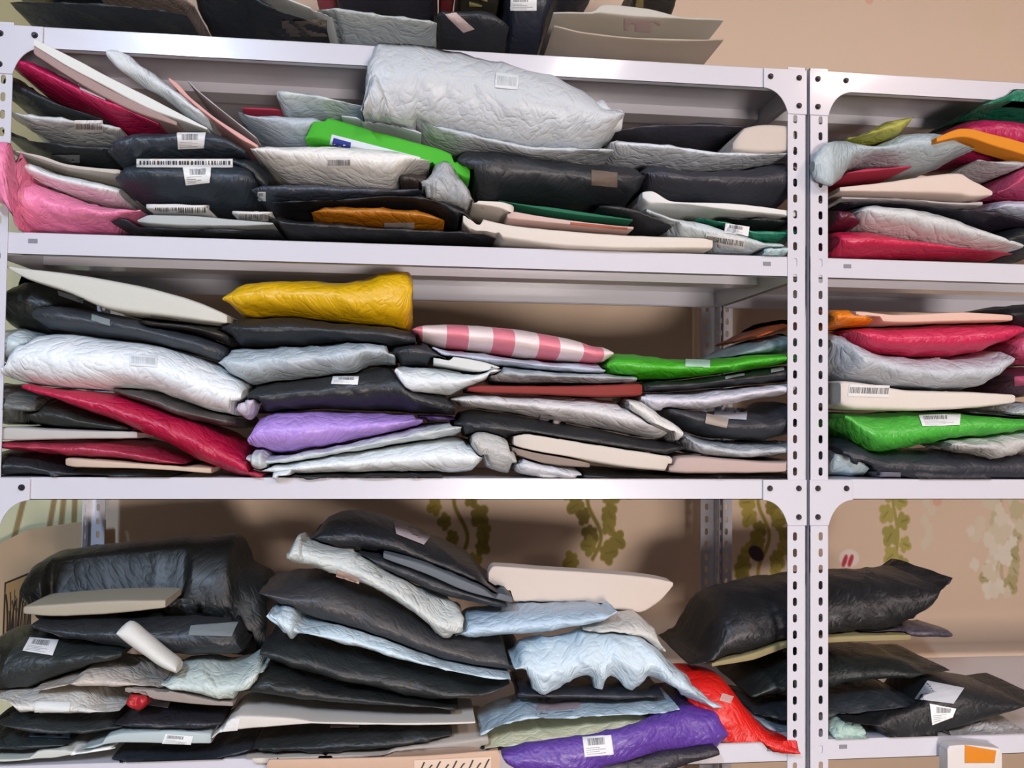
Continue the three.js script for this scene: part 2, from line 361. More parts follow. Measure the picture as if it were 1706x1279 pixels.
// nothing sinks into a shelf board, a lip or a corner post
function clear(b, bay, x0, x1) {
  const floor = bay === 0 ? SH[0] + LIP + 0.0012 : SH[bay] + LIP + 0.0012, roof = bay === 0 ? 9 : SH[bay - 1] - 0.0012;
  for (const r of b.Q) for (const v of r) {
    if (v.y < floor && v.z < 0.004) { if (v.z > -0.022) v.z = 0.0035; v.y = floor + 0.0004 + (floor - v.y) * 0.01; }
    if (v.y > roof && v.z < 0.004 && v.z > -DEP) { if (v.z > -0.022) v.z = 0.0035; v.y = roof - 0.0004; }
    if (v.z < 0.001) v.x = clamp(v.x, x0 + 0.004, x1 - 0.004);
    if (!b.wrap && v.z > -0.006) v.x = clamp(v.x, x0 + PW + 0.003, x1 - PW - 0.003);
  }
}
function skinGeo({ Q, NC, NP, uo }) {
  let cx = 0, cz = 0, my = 1e9, k = 0; for (const r of Q) for (const p of r) { cx += p.x; cz += p.z; my = Math.min(my, p.y); k++; }
  const base = V(cx / k, my, cz / k);
  const pos = [], uv = [], idx = []; let L = 0;
  for (let i = 0; i <= NC; i++) {
    if (i) L += Q[i][NP / 2 | 0].distanceTo(Q[i - 1][NP / 2 | 0]);
    let c = 0;
    for (let j = 0; j <= NP; j++) { const p = Q[i][j % NP]; if (j) c += p.distanceTo(Q[i][j - 1]); pos.push(p.x - base.x, p.y - base.y, p.z - base.z); uv.push((L + uo) / 0.34, c / 0.34); }
  }
  const W = NP + 1;
  for (let i = 0; i < NC; i++) for (let j = 0; j < NP; j++) { const a = i * W + j, b = a + 1, c = a + W, d = c + 1; idx.push(a, b, c, b, d, c); }
  for (const [i, s] of [[0, 1], [NC, -1]]) {      // end faces, with their own vertices
    const b0 = pos.length / 3, c = V(); for (const p of Q[i]) c.add(p); c.multiplyScalar(1 / NP).sub(base);
    pos.push(c.x, c.y, c.z); uv.push(0.5, 0.5);
    for (let j = 0; j <= NP; j++) { const p = Q[i][j % NP]; pos.push(p.x - base.x, p.y - base.y, p.z - base.z); uv.push(p.z / 0.26, p.y / 0.26); }
    for (let j = 0; j < NP; j++) s > 0 ? idx.push(b0, b0 + 2 + j, b0 + 1 + j) : idx.push(b0, b0 + 1 + j, b0 + 2 + j);
  }
  const g = new THREE.BufferGeometry();
  g.setAttribute('position', new THREE.Float32BufferAttribute(pos, 3)); g.setAttribute('uv', new THREE.Float32BufferAttribute(uv, 2)); g.setIndex(idx);
  g.computeVertexNormals();
  // close the seam of the loop in the shading
  const n = g.attributes.normal;
  for (let i = 0; i <= NC; i++) { const a = i * W, b = a + NP, s = V(n.getX(a) + n.getX(b), n.getY(a) + n.getY(b), n.getZ(a) + n.getZ(b)).normalize(); n.setXYZ(a, s.x, s.y, s.z); n.setXYZ(b, s.x, s.y, s.z); }
  return [g, base];
}
const caster = new THREE.Raycaster();
// a paper label stuck to a parcel: a grid of points dropped onto its skin
function sticker(m, q, mat, name, label, lift = 0.0016) {
  const C = q.length === 4 ? [[q[0], q[1]], [q[2], q[1]], [q[2], q[3]], [q[0], q[3]]] : [[q[0], q[1]], [q[2], q[3]], [q[4], q[5]], [q[6], q[7]]];
  const NX = 16, NY = 10, hit = []; m.updateMatrixWorld(true);
  let sum = 0, k = 0;
  for (let j = 0; j <= NY; j++) for (let i = 0; i <= NX; i++) {
    const s = i / NX, t = j / NY, px = lerp(lerp(C[0][0], C[1][0], s), lerp(C[3][0], C[2][0], s), t), py = lerp(lerp(C[0][1], C[1][1], s), lerp(C[3][1], C[2][1], s), t);
    const d = ray(px, py).clone(); caster.set(camera.position, d);
    const h = caster.intersectObject(m, false)[0];
    if (h) { sum += h.point.z; k++; }
    hit.push([h && h.point.clone(), px, py, h && h.face.normal.clone()]);
  }
  if (!k) { console.warn('label misses', m.name, q.join(' ')); return; }
  const pos = [], uv = [], idx = [], N = (NX + 1) * (NY + 1), back = [];
  for (let j = 0; j <= NY; j++) for (let i = 0; i <= NX; i++) {
    let [p, px, py, n] = hit[j * (NX + 1) + i];
    if (!p) {                                                 // hangs over the edge: continues at the depth of its nearest stuck point
      let best = 1e9, z = sum / k; for (const h of hit) if (h[0]) { const e = (h[1] - px) ** 2 + (h[2] - py) ** 2; if (e < best) { best = e; z = h[0].z; } }
      p = at(px, py, z); n = V(0, 0, 1);
    }
    if (n.z < 0) n.negate();
    const w = p.clone().addScaledVector(n.add(V(0, 0, 0.6)).normalize(), lift).sub(m.position), b = w.clone().addScaledVector(n, -0.0005);
    pos.push(w.x, w.y, w.z); back.push(b.x, b.y, b.z); uv.push(i / NX, 1 - j / NY);
  }
  const W = NX + 1;
  for (let j = 0; j < NY; j++) for (let i = 0; i < NX; i++) { const a = j * W + i; idx.push(a, a + W, a + 1, a + 1, a + W, a + W + 1); idx.push(N + a, N + a + 1, N + a + W, N + a + 1, N + a + W + 1, N + a + W); }
  const rim = []; for (let i = 0; i < NX; i++) rim.push(i); for (let j = 0; j < NY; j++) rim.push(j * W + NX); for (let i = NX; i > 0; i--) rim.push(NY * W + i); for (let j = NY; j > 0; j--) rim.push(j * W);
  rim.forEach((a, k) => { const b = rim[(k + 1) % rim.length]; idx.push(a, b, N + a, b, N + b, N + a); });
  const g = new THREE.BufferGeometry();
  g.setAttribute('position', new THREE.Float32BufferAttribute([...pos, ...back], 3)); g.setAttribute('uv', new THREE.Float32BufferAttribute([...uv, ...uv], 2)); g.setIndex(idx); g.computeVertexNormals();
  const s = mesh(name, g, mat, m);
  if (label) s.userData.label = label;
}
const KIND = {
  M: ['poly_mailer', 'parcel', 'bag'], C: ['crumpled_mailer', 'parcel', 'crumple'], S: ['card_mailer', 'envelope', 'slab'], X: ['flat_box', 'box', 'slab'], B: ['bubble_mailer', 'parcel', 'crumple'], R: ['rolled_mailer', 'parcel', 'roll'],
};
let GROUP = '', BAY = 0, RACK = 0;
const queue = [];
let tagNo = 0;
function P(kind, hex, label, st, o = {}) {
  const [name, cat, k] = KIND[kind];
  o = { k, z: -0.012, d: k === 'slab' ? 0.22 : 0.28, group: GROUP, ...o };
  const b = bodyGeo(st, o); b.owner = queue.length;
  b.flaps = (o.flaps ?? []).map((f) => Object.assign(bodyGeo(f, { ...o, d: Math.min(o.d, 0.16), k: 'crumple', a: 0.003 }), { owner: b.owner }));
  queue.push({ b, bay: BAY, rack: o.rack ?? RACK, build: (b) => finish(b, name, cat, hex, k, label, o) });
}
function finish(b, name, cat, hex, k, label, o) {
  const [g, base] = skinGeo(b);
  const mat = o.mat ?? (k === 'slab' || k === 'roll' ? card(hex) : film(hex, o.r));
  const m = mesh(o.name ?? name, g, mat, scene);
  m.position.copy(base);
  tag(m, label, cat, o.group);
  let lift = 0.0012 + (o.a ?? PROFILE[k].amp) * 0.25;
  for (const [type, ...q] of o.tags ?? []) {
    if (type === 'w') sticker(m, q, stickerMat[tagNo++ % 3], 'shipping_label', 'white shipping label', lift);
    else if (type === 'l') sticker(m, q, linesMat, 'barcode_label', 'white barcode strip', lift);
    else if (typeof type === 'number') sticker(m, q, card(type), 'paper_label', null, lift);
    else sticker(m, q, type.mat, type.name, type.label, lift);
    lift += 0.0009;
  }
  for (const f of b.flaps) {
    const [fg, fb] = skinGeo(f);
    mesh('flap', fg, mat, m).position.copy(fb.sub(base));
  }
  return m;
}
function gingham() {
  const t = canvasTex(256, 64, (g, w, h) => { g.fillStyle = '#f4e0de'; g.fillRect(0, 0, w, h); g.fillStyle = '#e88595'; g.fillRect(0, 0, 124, h); g.fillStyle = '#f8eaea'; g.fillRect(122, 0, 6, h); g.fillRect(250, 0, 6, h); });
  t.wrapS = t.wrapT = THREE.RepeatWrapping; t.repeat.set(3.85, 1); t.offset.set(0.22, 0);
  return new THREE.MeshPhysicalMaterial({ map: t, roughness: 0.45, bumpMap: creaseTex, bumpScale: 0.0012, clearcoat: 0.2, side: THREE.DoubleSide });
}
// ------------------------------------------------------------------ on top of the rack
GROUP = 'parcels lying on top of the rack'; BAY = 0; RACK = -1;
const TOP = { d: 0.34 };
P('M', 0x272c30, 'long flat black mailer lying lowest on the rack top by the corner post', [[42, 13, 34], [80, 14, 36], [160, 16, 39], [250, 24, 44], [325, 38, 49]], { ...TOP });
P('X', 0x9a9a72, 'small khaki carton on the rack top above the corner post', [[35, -45, 12], [76, -45, 13]], { ...TOP, z: -0.02 });
P('M', 0x20262a, 'black mailer lying over the long flat one, beside the khaki carton', [[78, -50, 11], [130, -50, 13], [180, -50, 16], [212, -40, 18]], { ...TOP });
P('M', 0x8c7e76, 'taupe grey mailer sloping down beside the black stack on the rack top', [[170, -30, 14], [215, -25, 22], [270, -18, 32], [325, 0, 44], [336, 15, 42]], { ...TOP, z: -0.005 });
P('M', 0x15191c, 'big black bag on the rack top beneath the sloping pale slab', [[336, -30, 50], [350, -60, 52], [400, -60, 55], [432, -10, 58], [480, 22, 60], [548, 56, 63]], { ...TOP, tags: [[0x5a5148, 470, 34, 545, 60]] });
P('S', 0xcdd3cf, 'pale slab sloping over the big black bag on the rack top', [[425, -14, 0], [470, 2, 20], [520, 20, 42], [560, 30, 62]], { ...TOP, z: 0.0 });
P('M', 0xb4bdbb, 'silver mailer hanging over the top shelf edge, above the largest silver bag', [[535, 18, 56], [560, 14, 63], [620, 22, 72], [680, 30, 78], [727, 38, 78]], { ...TOP, z: 0.012 });
P('M', 0xb2475a, 'small red parcel at the upper picture edge above the silver mailer', [[528, -30, 9], [562, -30, 11]], { ...TOP, z: -0.06 });
P('M', 0x2b2730, 'purplish black mailer lying on the silver mailer on the rack top', [[562, -40, 16], [640, -45, 25], [700, -45, 33], [728, -35, 34]], { ...TOP, z: -0.004 });
P('M', 0x8e2436, 'narrow dark red parcel at the upper edge between black bags', [[733, -30, 18], [755, -30, 18]], { ...TOP, z: -0.03 });
P('M', 0x23262a, 'black bag with a slanted pinkish label hanging over the top shelf edge', [[723, 32, 58], [735, 19, 78], [780, 18, 84], [815, 24, 88], [842, 45, 88]], { ...TOP, z: 0.012, tags: [[0xc9b5b2, 741, 24, 760, 22, 791, 48, 772, 54]] });
P('C', 0x3d3c34, 'crumpled olive black bag wedged at the upper edge beside the dark red parcel', [[760, -40, 14], [790, -40, 20], [840, -40, 34]], { ...TOP, tags: [[0x9a925e, 782, -4, 812, 10]] });
P('M', 0x1d2230, 'dark navy bag with a white label on the rack top beside the cream cartons', [[838, -40, 55], [850, -40, 86], [905, -40, 86], [918, -40, 34], [985, -40, 10]], { ...TOP, z: -0.004, tags: [['w', 851, -8, 894, 18]] });
P('X', 0xc7c3b8, 'cream flat carton with faint red print, upper of two on the rack top', [[914, 27, 50], [975, 22, 58], [992, 8, 60], [1060, 14, 66], [1125, 30, 67], [1188, 37, 62]], { ...TOP, z: 0.006, tags: [[0xc5aeb0, 1040, 30, 1100, 36, 1100, 56, 1040, 50]] });
P('X', 0xbcae9c, 'cream flat carton, lower of two, overhanging the shelf edge on the rack top', [[915, 52, 68], [960, 60, 84], [1060, 67, 97], [1150, 66, 102], [1188, 64, 98]], { ...TOP, z: 0.012 });
P('M', 0x302e2a, 'black bag standing behind the cream cartons at the upper edge', [[1056, -40, 16], [1080, -40, 20], [1121, -40, 32]], { ...TOP, z: -0.06, d: 0.25, tags: [[0x9c9060, 1059, -4, 1072, 12]] });

// ------------------------------------------------------------------ upper shelf, long rack
GROUP = 'parcels on the upper shelf of the long rack'; BAY = 1; RACK = 0;
P('B', 0xf085ac, 'crinkly pale pink bubble mailer curling up over the corner post', [[-30, 240, 325, 0.055, 0.05], [0, 236, 335, 0.055, 0.05], [14, 240, 350, 0.05, 0.048], [30, 262, 383, 0.02, 0.05], [45, 298, 385, 0.012, 0.2], [80, 315, 387], [130, 334, 387], [180, 346, 387], [215, 349, 378], [246, 352, 364]], { z: 0.01, d: 0.24, a: 0.005 });
P('M', 0xe6ecec, 'white mailer resting on the pale pink bubble mailer', [[32, 264, 292], [60, 272, 308], [110, 290, 330], [160, 302, 340], [213, 316, 347]], {});
P('S', 0xc4bfb4, 'beige card mailer above the white one on the pink bubble mailer', [[30, 250, 264], [80, 258, 280], [130, 274, 295], [212, 283, 306]], {});
P('M', 0x1d2125, 'flat black mailer with a grey label under the white and red printed one', [[25, 214, 250], [70, 234, 258], [130, 240, 276], [205, 246, 284]], { z: -0.02, tags: [[0x6c7272, 85, 257, 133, 270]] });
P('M', 0x24282b, 'small black mailer wedged between raspberry mailer and the red printed white one', [[24, 126, 184], [60, 146, 192], [120, 178, 200], [190, 206, 216]], { z: -0.03, d: 0.26 });
P('M', 0xcfd5d6, 'white mailer with red print beneath the raspberry parcel', [[26, 187, 200], [45, 186, 218], [60, 190, 226], [110, 196, 234], [170, 203, 239], [215, 214, 242]], { tags: [[{ mat: linesMat, name: 'printed_label', label: 'red and white printed label' }, 125, 201, 172, 220]] });
P('M', 0xc41c58, 'raspberry red mailer sloping down from the corner post', [[22, 104, 112], [35, 97, 132], [60, 102, 150], [100, 120, 168], [150, 146, 190], [200, 168, 212], [250, 194, 220], [277, 214, 221]], { fix: true,  z: 0.0, a: 0.003, tags: [[0xd6c4c8, 130, 140, 172, 160, 176, 168, 134, 150]] });
P('S', 0xa78d88, 'taupe pink card mailer directly under the longest white sloping slab', [[58, 76, 92, 0.018, 0.016], [110, 107, 126, 0.014, 0.02], [180, 146, 168, 0.004, 0.05], [240, 174, 199, 0, 0.1], [300, 203, 219, 0, 0.12]], { fix: true,  z: -0.006 });
P('S', 0xe6e8e2, 'long white card mailer sloping down from the shelf corner plate', [[58, 65, 78, 0.022, 0.019], [110, 90, 110, 0.018, 0.022], [180, 126, 150, 0.008, 0.06], [260, 166, 193, 0.002, 0.1], [350, 213, 225, 0, 0.12]], { fix: true,  z: -0.006 });
P('M', 0xdbe3e6, 'white mailer sloping beside the pinkish card, upper of the white slopes', [[178, 82, 94, 0.018, 0.016], [192, 84, 108, 0.016, 0.02], [240, 114, 140, 0.006, 0.06], [300, 155, 181, 0, 0.1], [352, 198, 216, 0, 0.12]], { fix: true,  z: -0.01 });
P('S', 0xe2aaa2, 'salmon pink card mailer sloping down to the white barcode pillow', [[284, 129, 139, -0.004, 0.06], [300, 140, 158, -0.004, 0.08], [330, 165, 191], [370, 198, 222], [410, 224, 250], [436, 242, 262]], { fix: true,  z: -0.004 });
P('S', 0xb4b9ba, 'grey card mailer sloping right behind the salmon pink one', [[322, 138, 150], [340, 152, 172], [380, 186, 204], [434, 230, 246]], { fix: true,  z: -0.02 });
P('M', 0x343d47, 'slate black puffy mailer with a square label, upper of two in the middle', [[196, 250, 282], [215, 227, 282], [260, 222, 278], [330, 222, 273], [380, 229, 274], [416, 252, 280]], { z: 0.0, a: 0.004, tags: [['w', 295, 222, 343, 222, 340, 246, 297, 248]] });
P('M', 0x2b343d, 'slate black puffy mailer, lower of two, resting above the silver slabs', [[208, 290, 328], [225, 276, 335], [300, 272, 338], [380, 273, 346], [420, 284, 342], [432, 302, 330]], { z: 0.004, a: 0.004, tags: [['l', 228, 265, 388, 280], ['w', 305, 280, 352, 280, 350, 304, 310, 308]] });
P('M', 0x22272b, 'black mailer tucked behind the salmon card beside the white pillow', [[385, 262, 290], [420, 262, 325], [452, 296, 342]], { z: -0.03, d: 0.2 });
P('S', 0xdfe4e2, 'white barcode slab on top of the silver slabs near the pink mailer', [[253, 340, 358], [300, 340, 360], [352, 346, 361]], { z: 0.004, d: 0.18, tags: [['l', 256, 342, 349, 358]] });
P('S', 0xcdd4d2, 'small silver slab with barcode at the end of the silver pile', [[393, 351, 366], [457, 354, 371]], { z: 0.004, d: 0.18, tags: [['l', 396, 353, 454, 369]] });
P('S', 0xb3bab8, 'long silver grey slab under the two barcode slabs', [[240, 366, 380], [262, 358, 384], [330, 360, 388], [400, 366, 388], [460, 371, 384]], { z: 0.006, d: 0.2 });
P('M', 0x24282b, 'thin black mailer at the bottom under the silver slabs', [[200, 366, 384], [222, 364, 389], [250, 382, 392], [400, 388, 396], [470, 386, 398]], { z: 0.006 });
P('S', 0xb02a44, 'thin red card edge behind the pale blue mailer', [[410, 186, 193], [472, 187, 197]], { z: -0.07 });
P('M', 0xd0dada, 'silver white mailer leaning behind the green bordered parcel', [[468, 150, 192], [478, 150, 194], [530, 158, 197], [612, 178, 204]], { z: -0.03 });
P('M', 0xb4c0ca, 'pale blue grey mailer behind the green bordered parcel and salmon card', [[405, 192, 202], [430, 194, 222], [480, 195, 242], [525, 198, 246], [545, 205, 244]], { z: -0.03 });
P('M', 0xc4ccd1, 'silver mailer squeezed beneath the largest silver bag', [[695, 198, 225], [720, 206, 240], [800, 228, 262], [900, 246, 278], [1012, 250, 270]], { z: 0.012 });
P('C', 0xcbd1d5, 'largest silver bag leaning out in front of the top shelf edge', [[604, 184, 204], [618, 90, 208], [632, 72, 212], [690, 76, 217], [760, 88, 224], [840, 106, 238], [920, 128, 248], [980, 160, 248], [1005, 180, 240], [1034, 188, 212]], { z: 0.05, d: 0.2, a: 0.005, r: 0.5, tags: [[{ mat: faintMat, name: 'barcode_label', label: 'faint printed barcode' }, 826, 122, 864, 126, 862, 150, 824, 146]], flaps: [[[606, 186, 202, 0.06], [625, 118, 206, 0.065], [650, 186, 210, 0.05]], [[988, 172, 230, 0.03, 0.05], [1004, 166, 226, 0.032, 0.04], [1020, 182, 218, 0.03, 0.04], [1037, 184, 214, 0.03, 0.03]]] });
P('X', 0x43b324, 'bright green bordered parcel with a blue and white face', [[513, 232, 246], [533, 195, 249], [600, 211, 268], [680, 234, 288], [740, 252, 303], [781, 276, 312]], { z: -0.012, tags: [[0xd8dfe6, 553, 224, 700, 262, 700, 284, 548, 246], [0x26348a, 556, 230, 585, 238, 583, 250, 552, 246]] });
P('S', 0xcbcede, 'pale lavender card mailer lying on the green bordered parcel', [[572, 198, 206], [640, 205, 220], [702, 222, 238]], { z: -0.006 });
P('M', 0xf0efe9, 'white pillow mailer with a barcode in front of the green bordered parcel', [[426, 250, 266], [445, 247, 282], [480, 244, 298], [540, 243, 306], [600, 246, 312], [650, 250, 316], [668, 254, 306], [690, 262, 290], [715, 268, 286]], { z: 0.02, a: 0.003, tags: [['l', 545, 262, 584, 280]] });
P('M', 0x3c4350, 'navy grey mailer with a small white end label under the white pillow', [[428, 318, 332], [445, 309, 344], [520, 310, 346], [600, 314, 345], [665, 318, 338], [702, 318, 330]], { z: 0.01, tags: [['w', 430, 319, 443, 334]] });
P('M', 0x1e1d1e, 'long black bag at the bottom under the amber mailer', [[455, 356, 394], [480, 366, 402], [600, 376, 404], [700, 384, 405], [800, 388, 408], [822, 396, 408]], { z: 0.0 });
P('M', 0xb36d10, 'amber orange mailer lying on the long black bag', [[522, 352, 370], [545, 347, 374], [620, 346, 376], [700, 352, 382], [740, 364, 386]], { z: 0.006, d: 0.2, tags: [[0xa79d92, 640, 370, 690, 382]] });
P('M', 0x1a1c20, 'black bag draped over the end of the amber mailer', [[462, 338, 354], [560, 336, 350], [650, 326, 350], [720, 328, 362], [768, 345, 394], [790, 372, 404]], { z: 0.0 });
P('C', 0xa9adae, 'crumpled silver bag end beside the white pillow mailer', [[705, 302, 330], [720, 284, 344], [742, 266, 346], [762, 290, 346], [786, 326, 350]], { z: 0.014, d: 0.12 });
P('M', 0x3a302a, 'small dark brown mailer tucked between white pillow and crumpled silver end', [[668, 294, 318], [690, 291, 322], [712, 292, 328]], { z: -0.01, d: 0.15 });
P('M', 0x24272c, 'bulky charcoal bag with a faded brown label under the silver bags', [[762, 264, 300], [780, 252, 325], [840, 252, 334], [900, 264, 338], [980, 275, 344], [1040, 281, 345], [1066, 288, 322]], { z: 0.004, a: 0.004, tags: [[0x6a5b50, 985, 284, 1028, 288, 1028, 312, 985, 308]] });
P('M', 0x2c2a33, 'dark mailer with pale print in the deep shade of the upper shelf', [[1012, 222, 236], [1060, 210, 238], [1150, 206, 240], [1250, 212, 240]], { z: -0.05 });
P('M', 0xd6dee6, 'long pale blue white mailer above the charcoal bag by the middle post', [[1008, 236, 262], [1030, 236, 272], [1100, 242, 276], [1170, 252, 285], [1230, 256, 282], [1310, 258, 272]], { z: 0.0 });
P('X', 0xcfc3b7, 'beige carton end lying on the pale mailer beside the middle post', [[1210, 238, 262], [1232, 213, 266], [1262, 208, 268], [1313, 211, 268]], { z: -0.006, d: 0.2 });
P('M', 0x2d2f38, 'charcoal bag under the pale blue white mailer by the middle post', [[1062, 286, 320], [1080, 278, 330], [1150, 286, 338], [1230, 283, 344], [1312, 272, 346]], { z: 0.0 });
P('M', 0x25272c, 'black mailer wedge between the green card and the white barcode mailer', [[990, 344, 362], [1040, 346, 376], [1080, 360, 388], [1106, 376, 390]], { z: 0.0 });
P('S', 0x0f6a4c, 'dark green card mailer under the bulky charcoal bag', [[828, 338, 345], [900, 344, 362], [980, 356, 373], [1046, 366, 378]], { z: -0.002 });
P('S', 0xe0d8cc, 'cream card mailer with a red line, beside the black bag end', [[785, 334, 352], [830, 336, 360], [852, 342, 372]], { z: 0.004, tags: [[0xa8564c, 792, 346, 806, 350]] });
P('S', 0xd3b5ab, 'pinkish beige card mailer under the dark green card', [[842, 350, 376], [900, 361, 382], [1000, 374, 390], [1047, 378, 392]], { z: 0.006, tags: [[0xb9644f, 950, 370, 1045, 379, 1045, 382, 950, 374]] });
P('S', 0xded5c9, 'long cream slab overhanging the shelf edge at the bottom', [[770, 356, 384], [790, 362, 400], [850, 376, 410], [950, 386, 422], [1050, 393, 425], [1176, 397, 424]], { z: 0.014 });
P('S', 0xe2e2de, 'white card mailer with a bent tip under the charcoal bag', [[1062, 320, 342], [1075, 318, 352], [1110, 336, 352], [1200, 339, 362], [1312, 352, 372]], { z: 0.002 });
P('M', 0x1f8062, 'emerald green mailer beside the middle post on the upper shelf', [[1150, 364, 377], [1200, 373, 390], [1250, 386, 411], [1312, 386, 410]], { z: -0.004 });
P('C', 0xc4ced0, 'pale crumpled mailer with barcode labels on the lip by the emerald one', [[1070, 348, 370], [1120, 364, 398], [1180, 376, 418], [1250, 400, 426], [1292, 408, 428]], { z: 0.012, d: 0.2, a: 0.004, tags: [['w', 1208, 372, 1248, 378, 1246, 394, 1206, 388], ['l', 1176, 388, 1240, 398, 1238, 414, 1174, 404]] });
P('M', 0xb9d2d6, 'small pale cyan packet on the shelf edge by the middle post', [[1268, 414, 431], [1290, 410, 430], [1311, 410, 427]], { z: 0.01, d: 0.1 });
P('M', 0x1d1f21, 'black mailer above the emerald mailer in the corner', [[1190, 366, 374], [1250, 364, 386], [1312, 372, 388]], { z: -0.012 });

// ------------------------------------------------------------------ upper shelf, second rack
GROUP = 'parcels on the upper shelf of the second rack'; BAY = 1; RACK = 1;
P('C', 0xb2c2c8, 'pale blue grey bag curling over the post of the second rack', [[1356, 264, 290, 0.036, 0.026], [1372, 242, 300, 0.036, 0.026], [1387, 236, 304, 0.034, 0.028], [1400, 236, 302, 0.012, 0.12], [1412, 238, 288, 0, 0.24], [1450, 242, 277, -0.006, 0.26], [1500, 226, 284], [1545, 224, 282], [1602, 250, 264]], { z: -0.006, d: 0.26, a: 0.004 });
P('M', 0xaaa94c, 'yellow green pointed mailer lying on the pale blue grey bag', [[1398, 234, 242], [1440, 218, 242], [1480, 201, 240], [1514, 192, 204]], { z: -0.02, d: 0.2 });
P('S', 0xb52a4c, 'red card mailer under the pale blue grey bag', [[1395, 288, 302], [1430, 281, 300], [1500, 279, 290]], { z: -0.012 });
P('X', 0xdccabd, 'cream ridged carton with a folded end, upper of two', [[1385, 312, 330], [1450, 305, 332], [1580, 289, 336], [1600, 300, 340], [1634, 318, 336]], { z: 0.0, d: 0.2 });
P('X', 0xb9b4b4, 'grey white carton beneath the cream ridged one', [[1388, 330, 340], [1500, 334, 345], [1590, 338, 352], [1618, 336, 352]], { z: 0.0, d: 0.2 });
P('M', 0x241f2b, 'long black mailer under the grey white carton on the second rack', [[1385, 340, 352], [1450, 342, 350], [1550, 348, 362], [1640, 354, 384], [1712, 374, 402]], { z: -0.01 });
P('M', 0xd0d4d4, 'white pillow mailer sloping down onto the crimson one', [[1414, 352, 368], [1428, 343, 382], [1480, 346, 395], [1540, 356, 408], [1600, 376, 420], [1650, 397, 426], [1676, 409, 424]], { z: 0.006 });
P('M', 0x5b1c30, 'plum red mailer squeezed beside the post above the crimson one', [[1382, 350, 384], [1400, 352, 384], [1418, 366, 386]], { z: -0.02, d: 0.2 });
P('M', 0xc8204a, 'crimson mailer at the bottom beside the second rack post', [[1380, 388, 434], [1420, 387, 434], [1480, 396, 434], [1560, 410, 432], [1660, 424, 432]], { z: 0.0, a: 0.003 });
P('M', 0x16745a, 'emerald green mailer topmost at the picture edge of the second rack', [[1605, 176, 200], [1640, 163, 196], [1664, 146, 194], [1730, 152, 204]], { z: 0.01, d: 0.3 });
P('M', 0xb52258, 'magenta mailer behind the orange card at the picture edge', [[1560, 238, 246], [1600, 205, 262], [1640, 200, 268], [1730, 212, 282]], { z: -0.012 });
P('S', 0xdd8a14, 'orange card mailer lying across the magenta mailer', [[1556, 229, 240], [1600, 214, 232], [1650, 224, 246], [1730, 246, 270]], { fix: true, z: 0.012, d: 0.05 });
P('M', 0xbac1c4, 'small pale grey mailer under the magenta one', [[1603, 270, 282], [1640, 269, 298], [1692, 270, 305]], { z: -0.01 });
P('M', 0xb8406a, 'dusty pink mailer pointing down at the picture edge', [[1636, 324, 333], [1665, 300, 333], [1690, 274, 334], [1730, 282, 336]], { z: 0.002 });
P('M', 0xbfc5d8, 'lavender white mailer under the dusty pink one', [[1630, 348, 365], [1650, 336, 370], [1690, 336, 376], [1730, 338, 378]], { z: 0.0 });
P('M', 0x1b1e22, 'black bag at the bottom corner by the picture edge of the second rack', [[1640, 400, 426], [1680, 380, 430], [1730, 376, 430]], { z: -0.012 });

// ------------------------------------------------------------------ middle shelf, long rack
GROUP = 'parcels on the middle shelf of the long rack'; BAY = 2; RACK = 0;
P('M', 0x14485a, 'teal mailer standing in the shade beside the corner post', [[-20, 448, 548], [10, 448, 548], [27, 455, 546]], { z: -0.12, d: 0.2 });
P('M', 0x1c211e, 'black bag in the shade under the long cream slab', [[14, 478, 550], [60, 470, 556], [110, 490, 556]], { z: -0.06, d: 0.25 });
P('S', 0xcdcdc2, 'long cream slab with black print, topmost by the corner post', [[24, 442, 452], [60, 448, 472], [120, 455, 492], [200, 468, 523], [280, 486, 533], [340, 504, 540], [386, 525, 545]], { z: 0.0, tags: [[0x2a2a28, 96, 484, 140, 497, 138, 506, 98, 492], [0x77786f, 252, 524, 300, 532, 300, 538, 252, 531]] });
P('M', 0x33383e, 'long charcoal mailer under the cream printed slab', [[74, 510, 548], [110, 512, 556], [200, 527, 568], [300, 550, 588], [384, 575, 612]], { z: 0.0, tags: [[0x7c8688, 153, 524, 184, 533, 184, 543, 153, 534]] });
P('M', 0x25221f, 'brownish black mailer between the cream slab and the charcoal mailer', [[250, 535, 548], [320, 542, 556], [390, 548, 585]], { z: 0.0 });
P('M', 0xc8d8dc, 'pale mailer at the picture edge tucked behind the big white one', [[-30, 552, 600], [0, 549, 602], [30, 549, 606], [64, 558, 600]], { z: 0.0 });
P('M', 0xeef5f8, 'biggest bright white mailer lying in front by the corner post', [[18, 614, 632], [35, 580, 638], [50, 562, 642], [90, 556, 648], [160, 563, 651], [240, 572, 652], [300, 586, 668], [350, 605, 686], [398, 630, 694], [410, 638, 688]], { z: 0.03, a: 0.003, tags: [[{ mat: faintMat, name: 'barcode_label', label: 'faint printed barcode' }, 216, 590, 262, 594, 262, 612, 216, 608]] });
P('M', 0xa81f48, 'small crimson mailer end at the picture edge under the pale one', [[-30, 606, 622], [0, 606, 622], [20, 606, 625], [39, 608, 618]], { z: 0.0 });
P('M', 0x5f635f, 'dull grey mailer at the picture edge under the crimson end', [[-30, 640, 700], [0, 640, 705], [40, 650, 706], [78, 664, 700]], { z: 0.0 });
P('M', 0x4a4340, 'dark brown slab like mailer directly under the biggest white mailer', [[205, 646, 656], [260, 653, 680], [330, 676, 702], [402, 694, 714]], { z: 0.0, tags: [] });
P('M', 0xb5123f, 'long crimson mailer sloping down to the shelf edge', [[55, 640, 652], [90, 646, 664], [160, 651, 690], [220, 664, 714], [300, 692, 748], [370, 725, 782], [420, 760, 795], [442, 784, 798]], { z: 0.02, d: 0.24 });
